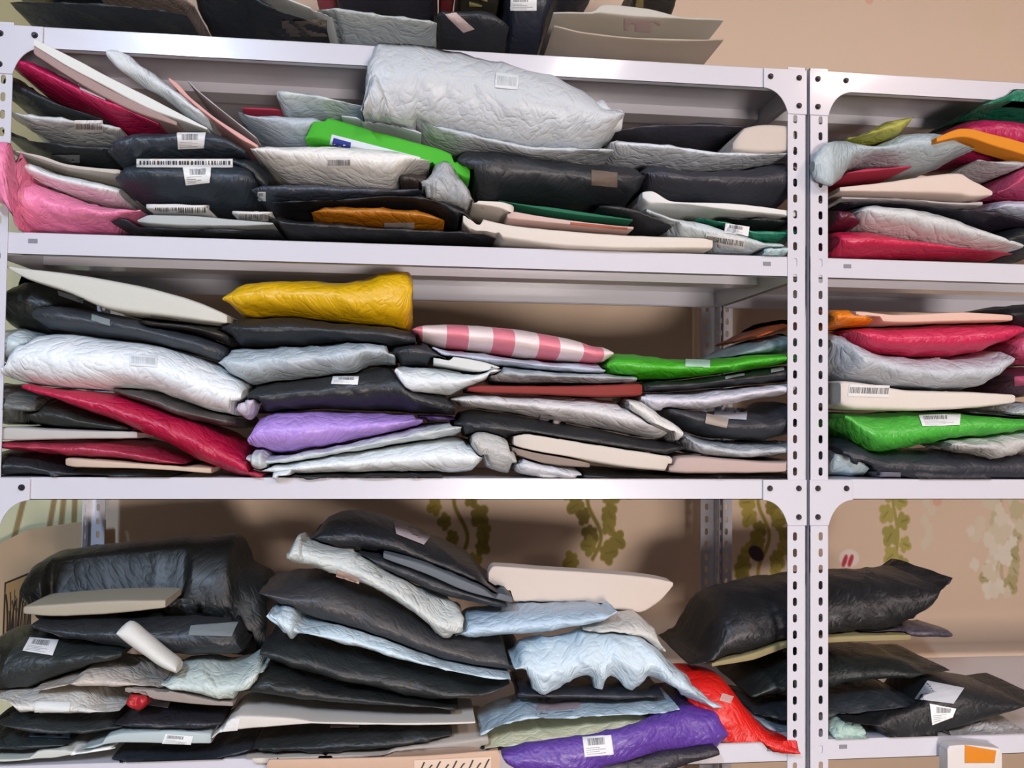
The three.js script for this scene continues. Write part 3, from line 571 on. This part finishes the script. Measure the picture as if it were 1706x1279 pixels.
P('M', 0x2c2e29, 'olive black mailer beneath the start of the sloping crimson one', [[60, 662, 708], [100, 668, 714], [160, 688, 718], [228, 704, 722]], { z: -0.01 });
P('S', 0xb9b6b0, 'pale grey slab lying on the dusty red mailer', [[4, 713, 732], [30, 710, 734], [100, 714, 732], [240, 718, 730]], { z: -0.004 });
P('M', 0xa42a44, 'dusty red flat mailer under the pale grey slab', [[8, 734, 742], [40, 731, 750], [120, 731, 758], [200, 733, 765], [280, 752, 774], [319, 765, 774]], { z: 0.004 });
P('S', 0xcbb49f, 'thin beige slab between the dusty red and black mailers', [[124, 761, 776], [140, 762, 778], [240, 770, 780], [360, 778, 788]], { z: 0.006 });
P('M', 0x23282a, 'black mailer flat on the shelf at the picture edge', [[-30, 750, 792], [0, 750, 792], [60, 755, 793], [130, 776, 793], [300, 784, 795]], { z: 0.0 });
P('M', 0xe0b206, 'bright yellow mailer with a flared end on top of the black bag', [[382, 498, 508], [395, 484, 522], [412, 474, 530], [480, 469, 529], [560, 471, 536], [600, 468, 541], [640, 455, 545], [676, 446, 550], [686, 450, 545]], { z: 0.0, a: 0.004 });
P('M', 0x202327, 'black bag under the bright yellow mailer', [[378, 534, 572], [400, 532, 578], [480, 531, 578], [560, 539, 575], [640, 546, 580], [692, 552, 588]], { z: 0.0 });
P('C', 0xb6c3ca, 'pale silver blue mailer folded between two black bags', [[374, 600, 615], [388, 582, 632], [420, 579, 640], [480, 577, 633], [540, 574, 628], [590, 568, 622], [612, 568, 607], [640, 574, 608], [659, 582, 614]], { z: 0.012, a: 0.005 });
P('M', 0x24272a, 'wide black bag with a small label above the lilac mailer', [[405, 652, 688], [440, 640, 688], [520, 630, 682], [600, 618, 682], [660, 612, 684], [700, 640, 690], [757, 662, 696]], { z: 0.002, a: 0.004, tags: [['w', 555, 628, 598, 628, 596, 641, 552, 640]] });
P('C', 0xc9c2d2, 'small pale crumpled packet end beside the biggest white mailer', [[398, 672, 690], [411, 656, 698], [425, 658, 676]], { z: 0.02, d: 0.1, a: 0.003 });
P('M', 0xb591e0, 'lilac purple mailer above the white pillow mailers', [[422, 722, 742], [432, 695, 750], [470, 685, 754], [540, 683, 746], [620, 689, 728], [704, 691, 706]], { z: 0.014 });
P('M', 0x3a1f52, 'dark purple mailer end just behind the lilac one', [[696, 690, 702], [725, 688, 702], [756, 692, 704]], { z: -0.01 });
P('M', 0xc5cdcd, 'silver mailer slanting up under the lilac one', [[420, 750, 775], [450, 758, 774], [540, 744, 760], [640, 722, 745], [740, 701, 728], [767, 699, 722]], { z: 0.01, flaps: [[[422, 748, 784, 0.02], [436, 746, 788, 0.02], [448, 758, 782, 0.01]]] });
P('M', 0xe4ecee, 'white pillow mailer lying lowest under the slanting silver one', [[430, 774, 786], [480, 767, 786], [560, 753, 787], [660, 738, 786], [740, 729, 786], [785, 735, 783], [802, 745, 766]], { z: 0.014, a: 0.003, flaps: [[[458, 784, 800, 0.02], [475, 775, 802, 0.02], [492, 772, 788, 0.015]]] });
P('M', 0x1c1e21, 'thin black mailer on the shelf under the lowest white pillow', [[480, 788, 796], [560, 784, 799], [736, 782, 801]], { z: 0.004 });
P('M', 0xffffff, 'pink and white gingham checked mailer topmost in the middle', [[686, 548, 556], [700, 543, 568], [740, 541, 578], [820, 545, 589], [900, 555, 600], [960, 568, 606], [985, 577, 608], [1004, 579, 606], [1013, 584, 600]], { z: 0.006, uo: 0, a: 0.0015, mat: gingham() });
P('M', 0xb9c4d6, 'pale lavender blue mailer directly under the gingham one', [[720, 578, 588], [740, 582, 604], [820, 592, 612], [900, 602, 622], [1000, 608, 632]], { z: 0.0 });
P('S', 0xd4d8d4, 'small white slab poking out under the lavender blue mailer', [[722, 595, 608], [740, 593, 611], [800, 602, 621], [830, 611, 622]], { z: 0.006, d: 0.15 });
P('M', 0xe2eaeb, 'short white mailer with a dipped end beside the wide black bag', [[660, 612, 625], [680, 613, 660], [740, 616, 658], [790, 624, 640], [820, 612, 630], [832, 606, 622]], { z: 0.014, d: 0.2 });
P('M', 0xa3abb0, 'translucent silver mailer above the brick red card', [[815, 612, 638], [840, 610, 640], [900, 616, 640], [960, 620, 640], [1050, 626, 640]], { z: 0.0 });
P('M', 0x2a2d31, 'black mailer end between the yellow and gingham mailers', [[655, 572, 612], [690, 567, 612], [742, 592, 614]], { z: -0.01 });
P('S', 0x862a24, 'brick red card mailer across the middle of the shelf', [[778, 645, 652], [800, 642, 655], [900, 643, 658], [1000, 641, 662], [1061, 639, 660]], { z: 0.006 });
P('M', 0xd2d1d2, 'silver grey mailer bending down beneath the brick red card', [[750, 662, 670], [800, 656, 680], [880, 658, 692], [960, 662, 705], [1040, 672, 720], [1075, 684, 728], [1100, 702, 733]], { z: 0.008, tags: [[0xb3acae, 900, 690, 944, 695, 942, 708, 898, 702]] });
P('M', 0xdcdcd8, 'short white rolled mailer end sloping off the silver grey one', [[1044, 664, 682], [1070, 670, 706], [1100, 690, 734], [1131, 711, 732]], { z: 0.02, d: 0.12 });
P('M', 0x1f2124, 'long black bag under the silver grey mailer', [[755, 692, 720], [800, 684, 732], [880, 694, 742], [960, 708, 752], [1090, 732, 762], [1130, 737, 748]], { z: 0.0 });
P('C', 0xb8b9b6, 'greyish white crumpled mailer end leaning on the cream slab', [[786, 720, 745], [800, 713, 770], [830, 720, 782], [859, 746, 786]], { z: 0.016, d: 0.14, a: 0.004 });
P('M', 0xd0d2d6, 'white mailer corner at the bottom under the taupe slab', [[856, 754, 785], [880, 758, 790], [920, 768, 797], [961, 781, 799]], { z: 0.012, d: 0.2 });
P('S', 0xd2c8bc, 'long cream slab sloping down to the pinkish beige one', [[852, 724, 742], [870, 721, 750], [950, 733, 764], [1050, 749, 780], [1110, 759, 785]], { z: 0.008 });
P('S', 0x8d7d72, 'taupe card mailer under the long cream sloping slab', [[850, 744, 756], [900, 752, 772], [976, 768, 779]], { z: 0.006 });
P('M', 0x1b1c1f, 'black mailer flat on the shelf under the pinkish beige slab', [[955, 780, 796], [1100, 788, 798], [1312, 786, 798]], { z: 0.0 });
P('S', 0xbba59d, 'pinkish beige ridged slab at the bottom beside the middle post', [[1105, 761, 786], [1140, 759, 788], [1220, 765, 788], [1290, 769, 786], [1311, 766, 776]], { z: 0.004 });
P('C', 0xb4bbc0, 'silver crumpled mailer above the pinkish beige slab', [[1130, 718, 735], [1150, 724, 752], [1200, 736, 762], [1260, 737, 761], [1312, 734, 756]], { z: 0.0, a: 0.005 });
P('M', 0x34363c, 'charcoal bag with a pale label above the silver crumpled mailer', [[1105, 676, 690], [1150, 684, 712], [1200, 688, 728], [1270, 688, 732], [1312, 664, 727]], { z: -0.002, a: 0.004, tags: [[0xbfc0c6, 1192, 677, 1246, 680, 1243, 700, 1188, 697], [0xa79b90, 1176, 690, 1214, 698, 1210, 712, 1174, 704]] });
P('M', 0xd3d3de, 'lavender white mailer slanting up to the middle post', [[1058, 656, 672], [1080, 653, 685], [1160, 651, 684], [1240, 644, 668], [1312, 637, 656]], { z: 0.004 });
P('M', 0x202224, 'black printed mailer under the bright green one', [[1062, 638, 655], [1130, 634, 652], [1200, 626, 645], [1312, 608, 639]], { z: 0.0, tags: [[0x8b8f90, 1208, 628, 1240, 622, 1240, 626, 1208, 632], [0x8b8f90, 1284, 616, 1306, 612, 1306, 618, 1284, 622]] });
P('M', 0x3fae1a, 'bright green mailer beside the gingham one with a pale label', [[1003, 604, 620], [1020, 590, 630], [1060, 592, 634], [1120, 598, 632], [1180, 601, 628], [1240, 593, 618], [1312, 590, 607]], { z: 0.006, tags: [[0xaad0b8, 1142, 598, 1183, 599, 1182, 612, 1141, 611]] });
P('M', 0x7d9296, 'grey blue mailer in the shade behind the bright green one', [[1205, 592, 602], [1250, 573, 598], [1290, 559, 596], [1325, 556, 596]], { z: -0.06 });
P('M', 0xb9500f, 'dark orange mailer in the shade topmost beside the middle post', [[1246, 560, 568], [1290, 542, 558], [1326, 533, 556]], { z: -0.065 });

// ------------------------------------------------------------------ middle shelf, second rack
GROUP = 'parcels on the middle shelf of the second rack'; BAY = 2; RACK = 1;
P('M', 0xe57d10, 'orange mailer end topmost beside the second rack post', [[1376, 522, 546], [1386, 517, 547], [1420, 517, 546], [1442, 521, 548]], { z: -0.008, d: 0.2 });
P('S', 0xdfb8a6, 'pinkish beige card lying across the crimson mailer', [[1410, 518, 538], [1480, 524, 543], [1580, 520, 541], [1665, 525, 539]], { z: -0.002 });
P('M', 0xcf2a56, 'crimson mailer under the pinkish beige card', [[1400, 550, 560], [1430, 547, 582], [1480, 547, 594], [1560, 543, 596], [1620, 541, 590], [1679, 542, 566]], { z: 0.004 });
P('C', 0xbcc2c9, 'large silver white bag sagging under the crimson mailer', [[1368, 554, 598, -0.043], [1385, 553, 614, -0.03], [1420, 572, 632], [1480, 592, 642], [1560, 597, 650], [1620, 594, 648], [1666, 582, 620]], { z: 0.004, d: 0.26, a: 0.005 });
P('S', 0xd9d0c6, 'cream printed slab below the large silver white bag', [[1385, 634, 676], [1410, 636, 682], [1500, 650, 684], [1600, 653, 680], [1669, 657, 672]], { z: 0.004, tags: [['l', 1415, 640, 1482, 642, 1480, 662, 1412, 660]] });
P('M', 0x46b03a, 'bright green mailer draping over the charcoal bag', [[1388, 688, 698], [1420, 690, 735], [1446, 690, 755], [1500, 688, 748], [1580, 686, 734], [1660, 690, 725], [1730, 700, 712]], { z: 0.02, tags: [['w', 1530, 692, 1600, 690, 1598, 708, 1536, 710]] });
P('C', 0xb7c7cc, 'pale blue crumpled mailer end against the second rack post', [[1376, 710, 795], [1395, 704, 798], [1415, 722, 801], [1432, 746, 803]], { z: -0.043, d: 0.2, a: 0.004 });
P('M', 0x30333b, 'large charcoal bag lying on the shelf under the green mailer', [[1385, 736, 765], [1410, 732, 785], [1450, 746, 796], [1550, 751, 803], [1730, 749, 804]], { z: 0.0, tags: [[0x8a8a98, 1412, 784, 1500, 786, 1500, 796, 1412, 794]] });
P('C', 0xb9b9b6, 'crumpled silver mailer under the green one at the picture edge', [[1572, 732, 745], [1620, 728, 754], [1660, 722, 764], [1700, 714, 756], [1730, 712, 752]], { z: 0.024, d: 0.16, a: 0.006 });
P('M', 0xc2506f, 'rose pink mailer at the picture edge beside the crimson one', [[1664, 566, 600], [1690, 554, 608], [1730, 553, 612]], { z: 0.0 });
P('M', 0x47202f, 'dark plum mailer under the rose pink one', [[1660, 620, 648], [1690, 612, 658], [1730, 610, 660]], { z: 0.0, tags: [[0xa8486a, 1690, 628, 1715, 626, 1715, 640, 1690, 642]] });
P('M', 0x191b1e, 'black bag topmost at the picture edge above the rose pink one', [[1648, 516, 542], [1680, 510, 552], [1730, 508, 552]], { z: -0.02 });
P('M', 0xc6d0d2, 'pale mailer end under the dark plum one', [[1655, 682, 692], [1680, 674, 698], [1730, 670, 699]], { z: 0.004 });
P('M', 0x1d2420, 'black mailer between the cream slab and the green mailer', [[1590, 682, 690], [1650, 686, 699], [1730, 698, 706]], { z: -0.004 });
// ------------------------------------------------------------------ lower shelf, long rack
GROUP = 'parcels on the lower shelf of the long rack'; BAY = 3; RACK = 0;
const LOW = { d: 0.24 };
// a printed cardboard sheet leaning on the wall beside the rack
{
  const s = at(-60, 1080, -0.60), pts = [[-60, 935], [0, 905], [43, 884], [120, 872], [172, 867], [172, 1090], [-60, 1090]].map(([x, y]) => { const q = at(x, y, -0.60); return new THREE.Vector2(q.x - s.x, q.y - s.y); });
  const g = new THREE.ExtrudeGeometry(new THREE.Shape(pts), { depth: 0.010, bevelEnabled: true, bevelSize: 0.001, bevelThickness: 0.001, bevelSegments: 1 });
  const m = tag(mesh('cardboard_sheet', g, card(0xc7a884), scene), 'tan cardboard sheet leaning on the wall behind the corner post', 'cardboard');
  m.position.set(s.x, s.y, -0.615);
  const pt = canvasTex(128, 256, (c, w, h) => { c.fillStyle = '#b08a58'; c.fillRect(0, 0, w, h); c.strokeStyle = '#1c1812'; c.lineWidth = 7; c.strokeRect(4, 4, w - 8, h - 8); for (let k = 0; k < 26; k++) { c.lineWidth = 3 + k % 5; c.strokeStyle = k % 3 ? '#241a12' : '#5f4a2c'; const x = 16 + (k * 37) % 100; c.beginPath(); c.moveTo(x, h); c.quadraticCurveTo(x + 8, 120, x - 14 + (k * 17) % 40, 40 + (k * 29) % 90); c.stroke(); } });
  sticker(m, [8, 970, 52, 952, 52, 1072, 4, 1072], new THREE.MeshStandardMaterial({ map: pt, roughness: 0.7, side: THREE.DoubleSide }), 'printed_panel', 'dark framed printed panel');
}
P('M', 0x191b1a, 'very large black bag at the back beside the cardboard sheet', [[52, 935, 1010], [100, 925, 1060], [200, 914, 1090], [330, 904, 1110], [382, 902, 1115], [400, 945, 1120], [450, 965, 1120]], { z: -0.14, d: 0.26 });
P('S', 0xa79f8c, 'thin dull cream slab in front of the very large black bag', [[48, 1008, 1022], [100, 1004, 1026], [200, 998, 1021], [281, 997, 1012]], { z: -0.05, d: 0.12 });
P('M', 0x24282c, 'black mailer with a grey label under the dull cream slab', [[70, 1022, 1045], [120, 1022, 1060], [250, 1020, 1080], [330, 1018, 1088], [398, 1025, 1090], [407, 1045, 1085]], { ...LOW, z: -0.03, tags: [[0x6f787a, 318, 1042, 396, 1036, 386, 1060, 314, 1058]] });
P('M', 0x262b2a, 'black bag with a white label at the picture edge', [[-30, 1066, 1160], [0, 1060, 1160], [60, 1056, 1140], [130, 1060, 1115], [215, 1066, 1092]], { ...LOW, z: -0.02, tags: [['w', 50, 1062, 98, 1066, 88, 1092, 38, 1084]] });
P('M', 0xc6bbae, 'beige white mailer behind the white rolled mailer', [[80, 1124, 1136], [130, 1102, 1138], [160, 1088, 1142], [220, 1092, 1142], [292, 1116, 1136]], { d: 0.16, z: -0.008, u: -1 });
P('R', 0xd8d9d2, 'white rolled mailer standing out at a slant', [[197, 1046, 1058], [212, 1037, 1072], [240, 1056, 1092], [270, 1082, 1112], [296, 1102, 1122]], { d: 0.05, z: 0.02, fix: true });
P('C', 0xc2cfc8, 'pale greenish white bag with a crumpled tip beside the rolled mailer', [[284, 1112, 1130], [300, 1094, 1150], [340, 1089, 1160], [380, 1095, 1168], [410, 1090, 1163], [436, 1080, 1130], [448, 1094, 1106]], { d: 0.16, z: 0.0, u: -1, a: 0.005 });
P('S', 0x978c84, 'thin dull brown slab under the pale greenish bag', [[215, 1142, 1152], [270, 1144, 1165], [340, 1158, 1173], [392, 1166, 1176]], { d: 0.12, z: 0.0 });
P('M', 0xd6d4cc, 'flat white mailer lying over black bags by the picture edge', [[8, 1137, 1146], [40, 1129, 1160], [60, 1128, 1184], [120, 1128, 1188], [190, 1142, 1182], [217, 1156, 1168]], { d: 0.16, z: 0.012, u: -1, tags: [[0xdfe2de, 60, 1168, 118, 1170, 116, 1184, 58, 1186]] });
P('C', 0xb32028, 'small red crumpled packet beside the flat white mailer', [[215, 1158, 1172], [230, 1150, 1182], [247, 1152, 1170]], { d: 0.07, z: 0.012, a: 0.003 });
P('M', 0x26262b, 'black bag with a lavender label next to the red packet', [[205, 1186, 1205], [240, 1172, 1212], [310, 1172, 1215], [376, 1176, 1206]], { ...LOW, z: 0.0, tags: [[0x9c98a6, 246, 1163, 284, 1168, 280, 1180, 240, 1174]] });
P('M', 0x2f3434, 'black mailer under the flat white one at the picture edge', [[5, 1182, 1202], [50, 1180, 1215], [130, 1186, 1222], [216, 1178, 1212]], { ...LOW, z: 0.0 });
P('M', 0x262e30, 'dark bag with a bluish label lowest but one at the picture edge', [[-30, 1206, 1246], [20, 1210, 1248], [80, 1210, 1245], [132, 1214, 1242]], { ...LOW, z: 0.0, tags: [[0x5a7288, 52, 1211, 118, 1212, 116, 1230, 50, 1228]] });
P('S', 0xc8ccc2, 'white card mailer with barcode flat on the shelf by the edge', [[-20, 1242, 1262], [20, 1250, 1265], [100, 1241, 1262], [125, 1239, 1258], [199, 1231, 1246]], { d: 0.2, z: 0.004, tags: [['w', 128, 1240, 198, 1232, 192, 1246, 118, 1257]] });
P('S', 0xb4c2c2, 'pale blue grey slab with a label above the lowest black mailer', [[150, 1234, 1246], [220, 1214, 1236], [300, 1211, 1238], [359, 1215, 1238]], { d: 0.2, z: 0.004, tags: [['w', 276, 1222, 322, 1226, 318, 1240, 270, 1238]] });
P('M', 0x272d36, 'blue black mailer lowest on the shelf beside the cream slab', [[200, 1244, 1258], [240, 1238, 1268], [330, 1240, 1268], [400, 1228, 1256], [432, 1222, 1246]], { ...LOW, z: 0.0 });
P('M', 0x1d1f23, 'big black bag topmost of the central heap with a pinkish label', [[524, 880, 892], [545, 858, 905], [575, 850, 915], [650, 862, 925], [720, 890, 950], [790, 925, 975], [823, 960, 985]], { d: 0.26, z: -0.06, u: -1, a: 0.004, tags: [[0xc2b3b3, 655, 870, 718, 892, 706, 908, 660, 890]] });
P('M', 0x2c2f34, 'charcoal mailer under the topmost black bag of the heap', [[600, 908, 925], [660, 922, 955], [740, 950, 990], [842, 988, 1012]], { d: 0.24, z: -0.04 });
P('S', 0x62686e, 'dark grey card edge showing between the charcoal and black bags', [[640, 918, 930], [700, 935, 952], [780, 966, 986], [850, 990, 1004]], { d: 0.2, z: -0.03 });
P('C', 0xc9d0cc, 'white crumpled mailer sloping from the top of the central heap', [[486, 906, 930], [503, 892, 938], [540, 902, 946], [600, 915, 968], [650, 945, 995], [700, 975, 1030], [740, 992, 1060], [769, 1006, 1054]], { d: 0.16, z: 0.0, u: -1, a: 0.006, flaps: [[[486, 902, 932, 0.01], [500, 886, 936, 0.012], [514, 900, 936, 0.0]]], tags: [[0xc7a99c, 562, 948, 600, 962, 598, 972, 560, 960]] });
P('M', 0x353537, 'big dark grey black bag under the white crumpled mailer', [[438, 976, 986], [480, 966, 1010], [540, 962, 1035], [620, 988, 1062], [720, 1034, 1092], [802, 1058, 1112], [868, 1070, 1116]], { d: 0.24, z: -0.02 });
P('M', 0xc9dde6, 'long pale blue white mailer sloping across the central heap', [[453, 1006, 1018], [470, 1003, 1045], [487, 1000, 1057], [505, 1020, 1056], [570, 1026, 1070], [650, 1048, 1090], [730, 1075, 1112], [800, 1090, 1126], [846, 1108, 1120]], { d: 0.15, z: 0.012, u: -1, flaps: [[[458, 1004, 1016, 0.02], [476, 996, 1046, 0.02], [490, 1000, 1062, 0.018], [500, 1016, 1050, 0.01]]] });
P('M', 0x272b2c, 'crinkled black bag directly under the long pale blue white mailer', [[440, 1066, 1090], [470, 1060, 1102], [560, 1078, 1130], [650, 1096, 1150], [740, 1116, 1165], [800, 1128, 1160], [846, 1118, 1140]], { ...LOW, z: 0.004, a: 0.004 });
P('M', 0x222524, 'black bag above the white wedge shaped slab', [[408, 1126, 1150], [450, 1104, 1156], [540, 1124, 1166], [640, 1142, 1172], [762, 1162, 1180]], { ...LOW, z: 0.0 });
P('S', 0xd8d2c8, 'white wedge shaped card mailer in the lower central heap', [[364, 1196, 1220], [385, 1166, 1217], [410, 1152, 1214], [480, 1154, 1208], [560, 1164, 1202], [680, 1174, 1195], [789, 1178, 1190]], { d: 0.14, z: 0.014, u: -1, tags: [[0xe6e6e2, 366, 1198, 400, 1196, 396, 1216, 366, 1219]] });
P('M', 0x262a2b, 'crinkled black mailer under the white wedge', [[430, 1222, 1248], [470, 1214, 1250], [560, 1206, 1250], [650, 1200, 1245], [752, 1196, 1226]], { ...LOW, z: 0.004, a: 0.005, tags: [[0x9a8c8e, 552, 1200, 602, 1198, 598, 1212, 550, 1213]] });
P('S', 0xcfc4b6, 'long cream slab under the crinkled black mailer', [[415, 1258, 1266], [560, 1250, 1262], [680, 1238, 1258], [811, 1223, 1248]], { d: 0.2, z: 0.01 });
P('X', 0xc8a78e, 'tan carton with handwriting overhanging the lower shelf edge', [[446, 1264, 1330], [560, 1262, 1330], [700, 1258, 1330], [832, 1248, 1330]], { d: 0.05, z: 0.056, tags: [[{ mat: new THREE.MeshStandardMaterial({ map: canvasTex(256, 64, (c, w, h) => { c.fillStyle = '#dcc4ae'; c.fillRect(0, 0, w, h); c.strokeStyle = '#2c2824'; c.lineWidth = 5; for (let k = 0; k < 9; k++) { c.beginPath(); c.moveTo(14 + k * 27, 52); c.quadraticCurveTo(26 + k * 27, 30 - (k % 3) * 6, 34 + k * 27, 8 + (k % 2) * 12); c.stroke(); } }), roughness: 0.7, side: THREE.DoubleSide }), name: 'handwritten_label', label: 'strip with dark handwriting' }, 690, 1266, 818, 1260, 818, 1290, 690, 1294]] });
P('S', 0xd0c2b5, 'cream paper envelope standing open at the back near the wall', [[813, 945, 990], [822, 937, 998], [900, 942, 1006], [1000, 948, 1016], [1060, 953, 1020], [1096, 958, 1000], [1117, 963, 976]], { d: 0.05, z: -0.12, u: -1 });
P('M', 0xb4cbdc, 'pale sky blue mailer in front of the cream paper envelope', [[757, 1032, 1052], [780, 1013, 1060], [850, 1004, 1056], [930, 999, 1046], [1000, 997, 1030], [1017, 998, 1012]], { d: 0.16, z: -0.02, u: -1 });
P('C', 0xc6c5be, 'greyish white crumpled bag lying on the jagged pale one', [[965, 1032, 1044], [1000, 1022, 1056], [1050, 1018, 1062], [1085, 1034, 1080], [1098, 1062, 1082]], { d: 0.12, z: -0.03, u: -1, a: 0.006 });
P('C', 0xc6dae4, 'jagged pale blue crumpled bag with a long white tail', [[852, 1092, 1108], [872, 1068, 1120], [898, 1060, 1155], [920, 1056, 1150], [955, 1052, 1128], [980, 1046, 1126], [995, 1042, 1147], [1012, 1042, 1126], [1050, 1042, 1146], [1075, 1054, 1126], [1110, 1090, 1140], [1140, 1112, 1160], [1170, 1140, 1172], [1189, 1155, 1166]], { d: 0.14, z: 0.012, u: -1, a: 0.007 });
P('M', 0x2a2c34, 'dark mailer in the gap under the jagged pale bag', [[860, 1136, 1160], [940, 1136, 1162], [1040, 1138, 1164], [1100, 1142, 1160]], { d: 0.16, z: -0.03 });
P('C', 0xb7ccd8, 'pale blue flat mailer with a grey crumpled middle above the yellowish one', [[798, 1196, 1212], [830, 1168, 1206], [880, 1154, 1196], [920, 1160, 1192], [1000, 1152, 1190], [1080, 1149, 1188], [1119, 1155, 1172]], { d: 0.14, z: 0.004, u: -1, a: 0.004, tags: [[0xa09196, 898, 1158, 968, 1154, 966, 1184, 892, 1190]] });
P('C', 0xf4f0cc, 'pale yellowish mailer lying on the purple bag', [[805, 1216, 1242], [840, 1207, 1238], [930, 1196, 1226], [1020, 1186, 1216], [1085, 1177, 1206], [1102, 1182, 1195]], { d: 0.13, z: 0.022, u: -1, a: 0.004 });
P('M', 0x2c1c40, 'dark violet mailer behind the purple bag', [[1076, 1166, 1195], [1120, 1156, 1192], [1184, 1165, 1190]], { d: 0.15, z: -0.02 });
P('M', 0x5e3c9a, 'purple bag with a square white label hanging over the shelf edge', [[838, 1252, 1266, 0.054, 0.045], [870, 1246, 1286, 0.056, 0.05], [940, 1236, 1294, 0.056, 0.05], [1000, 1226, 1280, 0.054, 0.048], [1050, 1215, 1264, 0.05, 0.045], [1100, 1198, 1250, 0.034, 0.07], [1150, 1181, 1248, 0.024, 0.12], [1190, 1181, 1245, 0.02, 0.12], [1207, 1200, 1232, 0.014, 0.1]], { d: 0.16, z: 0.03, a: 0.003, fix: true, tags: [['w', 970, 1228, 1018, 1224, 1022, 1256, 974, 1260]] });
P('M', 0x302c34, 'dark bag beneath the purple one at the shelf edge', [[950, 1282, 1300], [1050, 1264, 1296], [1120, 1252, 1280], [1196, 1244, 1258]], { d: 0.04, z: 0.045, a: 0.003, fix: true });
P('M', 0xdb1a14, 'bright red flat mailer sloping down to the middle post', [[1128, 1104, 1190, -0.03, 0.2], [1160, 1106, 1240, -0.01, 0.2], [1195, 1112, 1252, 0.0, 0.2], [1235, 1156, 1253, 0.004, 0.18], [1280, 1208, 1254, 0.01, 0.1], [1331, 1248, 1256, 0.022, 0.018]], { d: 0.2, z: 0.0, u: -1, a: 0.001, fix: true, tags: [[0xc79a92, 1203, 1154, 1222, 1160, 1216, 1172, 1198, 1166]] });

// ------------------------------------------------------------------ lower shelf around the middle post and on the second rack
GROUP = 'parcels on the lower shelf of the second rack'; BAY = 3; RACK = -1;
P('M', 0x8498a6, 'small grey blue packet under the black bags behind the middle post', [[1250, 1182, 1196], [1290, 1202, 1226], [1322, 1214, 1238]], { d: 0.12, z: -0.046 });
P('M', 0x31373c, 'slate black bag under the others, behind the middle post', [[1234, 1150, 1178], [1260, 1142, 1194], [1330, 1138, 1204], [1400, 1130, 1196], [1470, 1124, 1188], [1496, 1132, 1165]], { d: 0.2, z: -0.046, u: -1, a: 0.004 });
P('M', 0x1f2625, 'black bag with a green sheen passing behind the middle post', [[1227, 1112, 1160], [1260, 1090, 1155], [1320, 1072, 1150], [1400, 1069, 1134], [1480, 1071, 1128], [1544, 1083, 1106]], { d: 0.22, z: -0.05, u: -1, a: 0.004 });
P('S', 0x93875e, 'thin olive cream slab between black bags behind the middle post', [[1178, 1100, 1110], [1240, 1085, 1100], [1310, 1063, 1077], [1400, 1056, 1069], [1504, 1053, 1066]], { d: 0.16, z: -0.055 });
P('M', 0x4a444e, 'thin dark grey mailer poking out towards the wall', [[1420, 1034, 1052], [1500, 1037, 1057], [1576, 1045, 1060]], { d: 0.12, z: -0.08 });
P('M', 0x1a1b1e, 'largest black bag topmost behind the middle post with a pointed end', [[1127, 1076, 1090], [1160, 1040, 1104], [1185, 988, 1106], [1230, 971, 1098], [1300, 958, 1082], [1380, 950, 1064], [1440, 948, 1054], [1500, 945, 1020], [1543, 943, 950]], { d: 0.26, z: -0.06, u: -1, a: 0.005 });
P('C', 0xb2b0ae, 'silver crumpled mailer under the flat black bag', [[1490, 1222, 1236], [1560, 1208, 1235], [1630, 1188, 1230], [1684, 1190, 1226]], { d: 0.1, z: -0.01, u: -1, a: 0.004 });
P('M', 0x212326, 'wide flat black bag with white labels drooping at the shelf edge', [[1384, 1170, 1186], [1420, 1158, 1202], [1450, 1140, 1226], [1480, 1126, 1244], [1500, 1118, 1238], [1560, 1112, 1214], [1620, 1120, 1194], [1660, 1125, 1178], [1699, 1136, 1150]], { d: 0.2, z: 0.006, u: -1, a: 0.0015, tags: [[0xc4c6ca, 1545, 1134, 1606, 1146, 1588, 1172, 1524, 1164], ['w', 1548, 1172, 1592, 1180, 1586, 1194, 1552, 1207]] });
P('C', 0xabc6ba, 'pale mint packet beside the post under the flat black bag', [[1380, 1206, 1234], [1410, 1192, 1232], [1436, 1202, 1228]], { d: 0.1, z: -0.004, a: 0.004 });
P('X', 0xd9d4d0, 'white packet with an orange label hanging over the lower shelf edge', [[1576, 1242, 1320], [1600, 1240, 1320], [1666, 1246, 1320]], { d: 0.03, z: 0.036, tags: [[0xd98312, 1607, 1241, 1659, 1250, 1656, 1270, 1607, 1270]] });
for (let pass = 0; pass < 7; pass++) {
  for (const bay of [0, 1, 2, 3]) settle(queue.filter((q) => q.bay === bay).flatMap((q) => [q.b, ...q.b.flaps]), 0.004);
  for (const { b, bay, rack } of queue) for (const c of [b, ...b.flaps]) clear(c, bay, rack === 1 ? GAP : rack === 0 ? XL : -9, rack === 0 ? 0 : 9);
}
for (const q of queue) q.build(q.b);
renderer.render(scene, camera);
